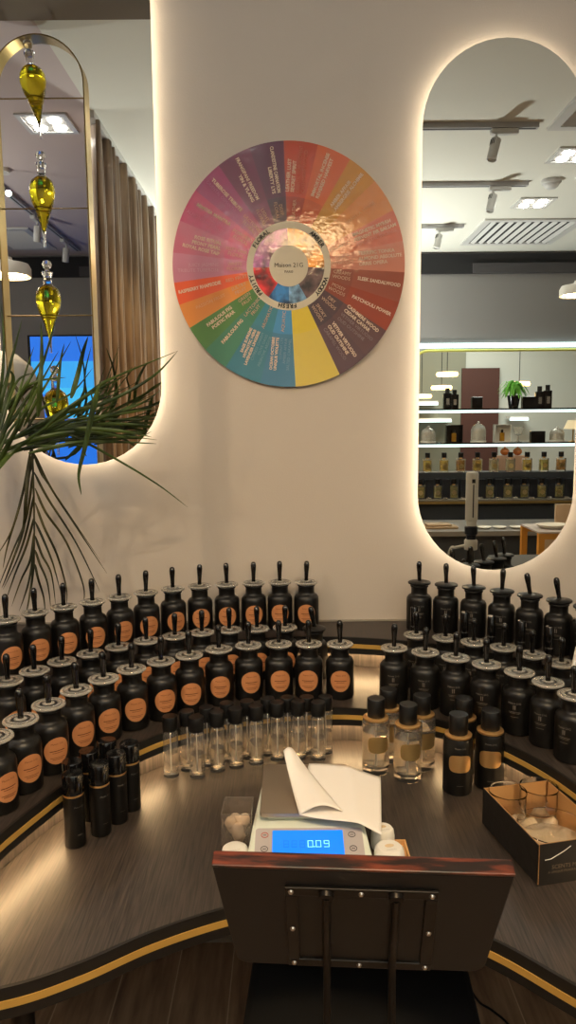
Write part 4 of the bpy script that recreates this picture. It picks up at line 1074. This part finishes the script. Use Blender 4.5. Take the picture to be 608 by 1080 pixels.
def screen():
    a = Q(31, 355, 2*MIR-(YB+.06)); x1 = -.95; z1 = a.z; z0 = .55; x0 = a.x
    t = thing('video_screen', 'large glowing blue video screen on the back wall, reflected in the left mirror', 'screen', (x0, YB, z0))
    w, h = x1-x0, z1-z0
    MB().box(-.02, w+.02, 0, .05, -.02, h+.012).build('housing', m_dark, t, smooth=0)
    E = lambda nm, c, s: mat(nm, c, .4, emit=c, es=s)
    cells = [(0, 1, 0, 1, E('screen_blue', (40, 120, 240), 1.15)), (0, .35, 0, .35, E('screen_violet', (98, 92, 214), 1.0)), (.35, 1, 0, .12, E('screen_purple', (88, 78, 200), .9)), (.0, .5, .72, .88, E('screen_sky', (60, 170, 250), 1.2)),
             (.1, .46, .6, .75, E('screen_cyan', (70, 190, 250), 1.2)), (.62, 1, .3, .86, E('screen_deep', (24, 84, 214), 1.1)), (.7, .86, .74, .78, E('screen_text_bar', (190, 220, 255), 1.1)), (.74, .86, .55, .57, E('screen_text_bar', (150, 200, 255), 1.1))]
    mb = MB()
    for k, (a_, b_, c_, d_, m_) in enumerate(cells): mb.box(a_*w, b_*w, .05+.0006*k, .051+.0006*k, c_*h, d_*h, k)
    mb.build('picture', [c_[4] for c_ in cells], t, smooth=0)
    # dark console below the screen
    o = MB().box(x0-.3, x1, YB+.06, YB+.4, 0, .5).build('console', m_dark, smooth=0, bevel=.01); tag(o, 'dark low console under the blue screen in the left mirror', 'cabinet')
    for i in range(3):
        tt = thing('stool', 'dark round stool before the console, %s' % ['at its left end', 'at its middle', 'at its right end'][i], 'stool', (x0+.2+i*.3, YB+.62, 0), 0, 'stools by the console')
        MB().lathe([(0, .42), (.11, .42), (.12, .435), (.11, .46), (0, .462)], 24).build('seat', m_seat, tt)
        MB().lathe([(0, 0), (.1, 0), (.1, .01), (.015, .015), (.015, .42), (0, .42)], 20).build('stem', m_steelb, tt)
screen()
a = MQ(-30, 345, .2); b = MQ(29, 345, .2)
o = MB().lathe([(0, 0), (.20, 0), (.20, 1.45), (.19, 1.62), (.15, 1.74), (.08, 1.80), (0, 1.82)], 48, (MQ(5, 400, .2).x-.02, .2, 0)).build('white_column', m_whitep); tag(o, 'smooth white rounded display column behind palm leaves in the left mirror', 'column')

# ------------------------------------------------------------------ perfume bar reflected in the right mirror
YS = -1.99; YL = -1.87
zS = MQ(520, 497.5, YS).z; zL = MQ(520, 525.5, YL).z; YE = -1.78
t = thing('perfume_bar', 'slate back counter with a raised step, lined with perfume in the right mirror', 'counter', (0, 0, 0))
MB().box(.80, 3.2, YB+.001, YE-.03, 0, zL-.03).build('cabinet', m_slate, t, smooth=0)
MB().box(.78, 3.2, YB+.001, YE, zL-.03, zL).build('worktop', mat('grey_stone', (120, 116, 106), .35), t, smooth=0)
MB().box(.78, 3.2, YE, YE+.004, zL-.032, zL-.012).build('brass_trim', m_brass2, t, smooth=0)
MB().box(.80, 3.2, YB+.001, YS+.055, zL, zS).build('step', m_slate, t, smooth=0)
def shelf(z, label):
    t = thing('wall_shelf', label, 'shelf', (0, 0, 0), 0, 'lit shelves in the back opening')
    MB().box(NX0+.005, NX1-.005, YB-.09, YB+.09, z-.012, z).build('board', m_gloss, t, smooth=0)
    MB().box(NX0+.01, NX1-.01, YB+.075, YB+.092, z-.032, z-.013).build('light_strip', m_ledc, t, smooth=0)
z1s = MQ(540, 430.5, YB+.09).z; z2s = MQ(540, 466.5, YB+.09).z
shelf(z1s, 'upper lit black shelf in the back opening, with the fern on it'); shelf(z2s, 'lower lit black shelf in the back opening, with open boxes on it')
def rp(px, y): return MQ(px, 500, y).x
RB_ = {}; m_clear2 = mat('tester_glass', (255, 253, 246), .03, trans=.93, ior=1.25); m_boxd = mat('midnight_box', (24, 28, 36), .45)
def rbottle(px, y, z, liq, label, group, s=1.0):
    if liq.name not in RB_:
        t = thing('perfume_bottle', label, 'perfume bottle', (0, 0, 0), 0, group)
        MB().prism(rrect(.070, .054, .012), 0, .105).build('glass_body', m_clear2, t, bevel=.004)
        MB().prism(rrect(.056, .040, .010), .010, .094).build('perfume', liq, t, bevel=.003)
        MB().lathe([(0, .105), (.012, .105), (.012, .115), (0, .115)], 16).build('neck', m_gold, t)
        MB().lathe([(0, .115), (.020, .115), (.020, .152), (.018, .154), (0, .154)], 20).build('cap', m_black2, t)
        MB().lathe([(0, .0262), (.019, .0262), (.019, .0270), (0, .0270)], 20, T=Matrix.Translation((0, 0, .048)) @ Matrix.Rotation(-pi/2, 4, 'X')).build('label', mat('cream_gold_label', (206, 184, 124), .5, metal=.3), t)
        RB_[liq.name] = t
    else: t = dup(RB_[liq.name]); t['label'] = label; t['group'] = group
    t.location = (rp(px, y), y, z); t.scale = (s, s, s); return t
m_b1 = mat('golden_perfume_bottle', (236, 206, 92), .08, trans=.6, ior=1.4); m_b2 = mat('pale_perfume_bottle', (226, 214, 170), .08, trans=.5, ior=1.4); m_b3 = mat('amber_perfume_bottle', (216, 160, 54), .08, trans=.5, ior=1.4); m_b4 = mat('olive_perfume_bottle', (206, 196, 96), .1, trans=.55, ior=1.4)
up = [(451, m_b1), (468.5, m_b1), (486, m_b3), (503.7, m_b1), (521, m_b2), (538.3, m_b2), (556, m_b1), (573.6, m_b4), (591.7, m_b3)]
for i, (px, mm) in enumerate(up): rbottle(px, YS, zS, mm, 'perfume bottle on the raised step in the right mirror, %s' % ORD[i], 'perfume bottles on the raised step')
lo_ = [443.7, 462, 479, 499.7, 517, 536, 553.5, 572, 590]
for i, px in enumerate(lo_): rbottle(px, YL, zL, m_b4, 'olive perfume bottle on the stone worktop in the right mirror, %s' % ORD[i], 'perfume bottles on the worktop')
bx_ = [452.8, 470.5, 489.5, 508, 526.5, 544.6, 562, 581, 599]
o0 = None
for i, px in enumerate(bx_):
    lb = 'upright dark slate perfume box between bottles in the right mirror, %s' % ORD[i]
    if o0 is None:
        o0 = o = MB().box(-.031, .031, -.03, .03, 0, .15).build('perfume_box', m_boxd, smooth=0, bevel=.002); tag(o, lb, 'box', 'dark boxes on the worktop')
    else: o = dup(o0); o['label'] = lb
    o.location = (rp(px, YL-.005), YL-.005, zL)
c0 = None
for i, px in enumerate(bx_):
    lb = 'small silver price card below a slate box in the right mirror, %s' % ORD[i]
    if c0 is None: c0 = o = MB().box(-.018, .018, -.010, .010, 0, .004).box(-.018, .018, -.010, -.007, .004, .014).build('price_card', m_silver, smooth=0); tag(o, lb, 'card', 'silver price cards')
    else: o = dup(c0); o['label'] = lb
    o.location = (rp(px, YL+.05), YL+.05, zL); o.rotation_euler = (0, 0, .3)
# things on the shelves
def shelfbox(px0, px1, y, z, h, m_, label, d=.05):
    x0, x1 = sorted((MQ(px0, 450, y).x, MQ(px1, 450, y).x)); o = MB().box(x0, x1, y-d/2, y+d/2, z, z+h).build('display_box', m_, smooth=0, bevel=.003); tag(o, label, 'box', 'boxes on the lit shelves'); return o
ysh = YB+.02
def blackbottle(px, h, label, y=ysh, z=None):
    z = z1s if z is None else z
    t = thing('black_flacon', label, 'perfume bottle', (MQ(px, 430, y).x, y, z), 0, 'black flacons on the upper shelf')
    MB().prism(rrect(.062, .045, .008), 0, h*.76).build('body', m_gloss, t, bevel=.003)
    MB().lathe([(0, h*.76), (.018, h*.76), (.018, h), (0, h)], 20).build('cap', m_black2, t)
    MB().box(-.012, .012, .0228, .0236, h*.2, h*.5).build('label', m_silver, t, smooth=0)
blackbottle(472, .16, 'black flacon on the upper lit shelf, left of the brown wall, foremost', ysh+.03); blackbottle(479.5, .15, 'black flacon on the upper lit shelf, just right of the foremost left one', ysh-.05)
blackbottle(569, .17, 'black flacon on the upper lit shelf right of the fern, the shorter', ysh); blackbottle(577.5, .18, 'black flacon on the upper lit shelf right of the fern, the taller', ysh)
shelfbox(497, 508, ysh, z1s, .09, m_gloss, 'black glossy box on the upper lit shelf left of the fern')
shelfbox(550, 565.5, ysh, z1s, .09, m_gloss, 'black glossy box on the upper lit shelf right of the fern')
def openbox(px, outer, inner, label):
    x = MQ(px, 455, ysh).x; t = thing('display_case', label, 'box', (x, ysh, z2s), 0, 'open boxes on the lower lit shelf')
    MB().box(-.065, .065, -.03, -.025, 0, .14).box(-.065, -.06, -.025, .03, 0, .14).box(.06, .065, -.025, .03, 0, .14).box(-.06, .06, -.025, .03, 0, .006).box(-.06, .06, -.025, .03, .134, .14).build('case', outer, t, smooth=0)
    MB().prism(rrect(.036, .028, .006), .008, .075).build('bottle', m_b3, t); MB().lathe([(0, .075), (.010, .075), (.010, .10), (0, .10)], 16).build('bottle_cap', m_black2, t)
openbox(479, m_gloss, m_slate, 'open black gift case with a small amber bottle on the lower shelf'); openbox(530, m_whitep, m_panel, 'open white gift case with a small amber bottle on the lower shelf')
shelfbox(560, 575, ysh, z2s, .085, m_gloss, 'black box on the lower lit shelf between the goblet and the lamp')
def cloche(px, r, h, label):
    t = thing('glass_cloche', label, 'glass dome', (MQ(px, 455, ysh).x, ysh, z2s), 0, 'glass domes on the lower shelf')
    MB().lathe([(0, 0), (r, 0), (r, .012), (0, .012)], 28).build('base', m_whitep, t)
    MB().lathe([(r*.95, .012), (r*.95, h*.6), (r*.75, h*.85), (r*.3, h*.97), (r*.1, h), (r*.2, h*1.06), (0, h*1.12), (0, h*.94), (r*.28, h*.93), (r*.7, h*.81), (r*.88, h*.6), (r*.88, .012)], 28).build('dome', m_disc, t)
cloche(452, .06, .12, 'glass dome on the lower lit shelf at the left mirror edge side'); cloche(505, .062, .15, 'tall glass dome on the lower lit shelf between the open cases'); cloche(588, .06, .11, 'glass dome on the lower lit shelf beside the small lamp')
t = thing('glass_goblet', 'clear glass goblet on the lower lit shelf right of the white case', 'goblet', (MQ(547, 455, ysh).x, ysh, z2s))
MB().lathe([(0, 0), (.035, 0), (.008, .008), (.006, .05), (.03, .06), (.045, .12), (.043, .12), (.028, .064), (0, .056)], 28).build('bowl', m_disc, t)
t = thing('shelf_lamp', 'small lamp with pale shade at the right edge of the lower lit shelf', 'lamp', (MQ(605, 455, ysh).x, ysh, z2s))
MB().lathe([(0, 0), (.04, 0), (.006, .01), (.006, .11), (0, .11)], 20).build('stand', m_brass2, t); MB().lathe([(.075, .10), (.045, .17), (.044, .17), (.074, .10)], 28, closed=True).build('shade', mat('lit_shade', (240, 224, 190), .8, emit=(250, 222, 170), es=.6), t)
# fern in black pot
xf = MQ(542, 430, ysh).x
t = thing('potted_fern', 'bright green fern in a black pot on the upper lit shelf', 'plant', (xf, ysh, z1s))
MB().lathe([(0, 0), (.036, 0), (.052, .10), (.046, .10), (0, .09)], 24).build('pot', m_gloss, t)
mb = MB(); rnd = random.Random(2)
for k in range(80):
    a = rnd.uniform(0, 2*pi); r = rnd.uniform(.05, .13); z = rnd.uniform(.03, .12)
    vs = []; pts = spline([(0, 0, .09), (r*.5*cos(a), r*.4*sin(a), .12+z*.8), (r*cos(a), r*.7*sin(a), .09+z-r*.5)], 4); n = len(pts)
    for i, p in enumerate(pts):
        w_ = .013*sin(pi*min(.98, .12+.86*i/(n-1))); vs += [p+Vector((-sin(a), cos(a), 0))*w_, p+Vector((0, 0, .002)), p-Vector((-sin(a), cos(a), 0))*w_]
    fs = []
    for i in range(n-1): fs += [(3*i, 3*i+1, 3*i+4, 3*i+3), (3*i+1, 3*i+2, 3*i+5, 3*i+4)]
    mb.add(vs, fs)
mb.build('fronds', m_fern, t, smooth=60)
# peach boxes and orange spheres behind the bottles
for px, lb in ((530, 'peach square gift box behind the bottles, the left of two'), (547, 'peach square gift box behind the bottles, the right of two')):
    x = MQ(px, 480, YB-.03).x; o = MB().box(-.058, .058, -.02, .02, 0, .12).build('gift_box', m_peach, smooth=0, bevel=.002); o.location = (x, YB-.03, zS); tag(o, lb, 'box', 'peach gift boxes')
for px, lb in ((533, 'orange glass globe above the peach boxes, the left of two'), (546.5, 'orange glass globe above the peach boxes, the right of two')):
    x = MQ(px, 470, YB-.03).x; o = MB().lathe([(0, 0), (.02, .004), (.035, .022), (.035, .04), (.02, .058), (.006, .062), (.006, .07), (0, .07)], 24).build('glass_globe', m_orange); o.location = (x, YB-.03, zS+.1203); tag(o, lb, 'ornament', 'orange glass globes')
# second room: shelf, lamps
t = thing('disc_pendant', 'warm disc pendant lamp in the far room, the highest on the left', 'pendant lamp', MQ(472, 397, -3.6), 0, 'warm disc pendants in the far room')
MB().lathe([(0, 0), (.10, 0), (.11, .02), (.10, .04), (0, .045)], 28).build('diffuser', m_warm, t); MB().tube([(0, 0, .045), (0, 0, .6)], .004).build('cable', m_dark, t)
for px, py, y, lb in ((466, 411, -3.9, 'warm disc pendant lamp in the far room, lower left behind the flacons'), (548, 407, -3.8, 'warm disc pendant lamp in the far room, right of the fern'), (445, 420, -4.2, 'warm disc pendant lamp in the far room at the mirror edge')):
    o = dup(t); o.location = MQ(px, py, y); o['label'] = lb
def farshelf(px0, px1, py, y, label):
    a = MQ(px0, py, y); b = MQ(px1, py, y); t = thing('lit_shelf', label, 'shelf', (0, 0, 0), 0, 'lit shelves in the far room')
    MB().box(a.x, b.x, Y2+.03, Y2+.22, a.z, a.z+.02).build('board', m_whitep, t, smooth=0); MB().box(a.x, b.x, Y2+.20, Y2+.23, a.z-.025, a.z).build('light_strip', m_ledc, t, smooth=0)
farshelf(438, 462, 425, Y2+.2, 'small lit shelf in the far room, upper left'); farshelf(438, 476, 443, Y2+.2, 'small lit shelf in the far room, lower left'); farshelf(538, 557, 441, Y2+.2, 'small lit shelf in the far room right of the brown wall')
a = Q(481, 380, 2*MIR-(Y2+.6)); 
area('far_room_fill', (1.9, -3.4, ZC-.03), 1.2, 75, (240, 246, 240))  # unseen ceiling lamp without a fixture, added to brighten the far room
area('screen_side_light', (-1.9, .2, ZC-.03), .4, 10)

# island display table and wooden stand in the mirror's lower part
zi = MQ(520, 560, -.75).z
xi0 = MQ(440, 560, -.75).x
t = thing('island_counter', 'dark island counter with a pale ledge, low in the right mirror', 'counter', (0, 0, 0))
MB().box(xi0, 2.4, -1.25, -.76, 0, zi-.03).build('cabinet', m_slate, t, smooth=0); MB().box(xi0-.02, 2.42, -1.27, -.74, zi-.03, zi).build('worktop', mat('grey_laminate', (128, 128, 126), .3), t, smooth=0)
for i, px in enumerate((511, 527, 545)):
    q = MC(px, 560.5, zi+.01); q = Vector((MQ(px, 560, -.86).x, -.86, zi)); o = MB().lathe([(0, 0), (.03, 0), (.045, .012), (.043, .013), (.028, .003), (0, .003)], 28).build('white_dish', m_whitep); o.location = q
    tag(o, 'small white oval dish on the island counter, %s' % ORD[i], 'dish', 'white dishes on the island'); 
q = MQ(464, 557, -.9); o = MB().box(-.11, .11, -.06, .06, 0, .016).box(-.09, .07, -.05, .05, .016, .03).build('folded_cloth', m_beige, smooth=0, bevel=.006); o.location = (q.x, -.9, zi); tag(o, 'folded beige cloth at the left end of the island counter', 'cloth')
yk = .15; a = MQ(569, 563, yk)
t = thing('wooden_stand', 'orange wooden stand with pale top at the right mirror\'s lower edge', 'stand', (0, 0, 0)); x0, x1 = a.x, a.x+.42; z1_ = a.z
mb = MB()
for x in (x0, x1-.03):
    for y in (yk-.3, yk-.03): mb.box(x, x+.03, y, y+.03, 0, z1_)
mb.box(x0+.03, x1-.03, yk-.03, yk, z1_-.03, z1_).box(x0+.03, x1-.03, yk-.3, yk-.27, z1_-.03, z1_).build('frame', m_wood, t, smooth=0)
MB().box(x0+.03, x1-.03, yk-.006, yk-.001, .05, z1_-.03).build('front_panel', m_tan, t, smooth=0); MB().box(x0+.0, x1, yk-.3, yk, z1_, z1_+.008).build('top', m_panel, t, smooth=0)
o = MB().lathe([(0, 0), (.05, 0), (.07, .02), (.06, .022), (0, .01)], 12, sx=1.3).build('crumpled_wrap', m_whitep, smooth=0); o.location = (x0+.12, yk-.14, z1_+.0085); tag(o, 'crumpled white wrap on the orange wooden stand', 'paper')
a = MQ(587, 532, -.6); b = MQ(607, 562, -.6); o = MB().box(a.x, a.x+.30, -.62, -.60, 0, a.z).box(a.x, a.x+.30, -.70, -.62, 0, .02).build('tan_board', m_tan, smooth=0); tag(o, 'upright tan board with pale edge behind the wooden stand', 'board')

# wall-washing spotlight of the track and general room light
s = bpy.data.lights.new('track_spot', 'SPOT'); s.energy = 42; s.spot_size = radians(50); s.spot_blend = .6; s.shadow_soft_size = .012; s.color = lin((255, 226, 186))
so = bpy.data.objects.new('track_spot', s); COL.objects.link(so); so.location = (-1.25, .35, 2.5); aim(so, (-.35, 1.95, 1.15))
w = bpy.data.worlds.new('world'); SC.world = w; w.use_nodes = True; w.node_tree.nodes['Background'].inputs[0].default_value = (.02, .02, .022, 1)
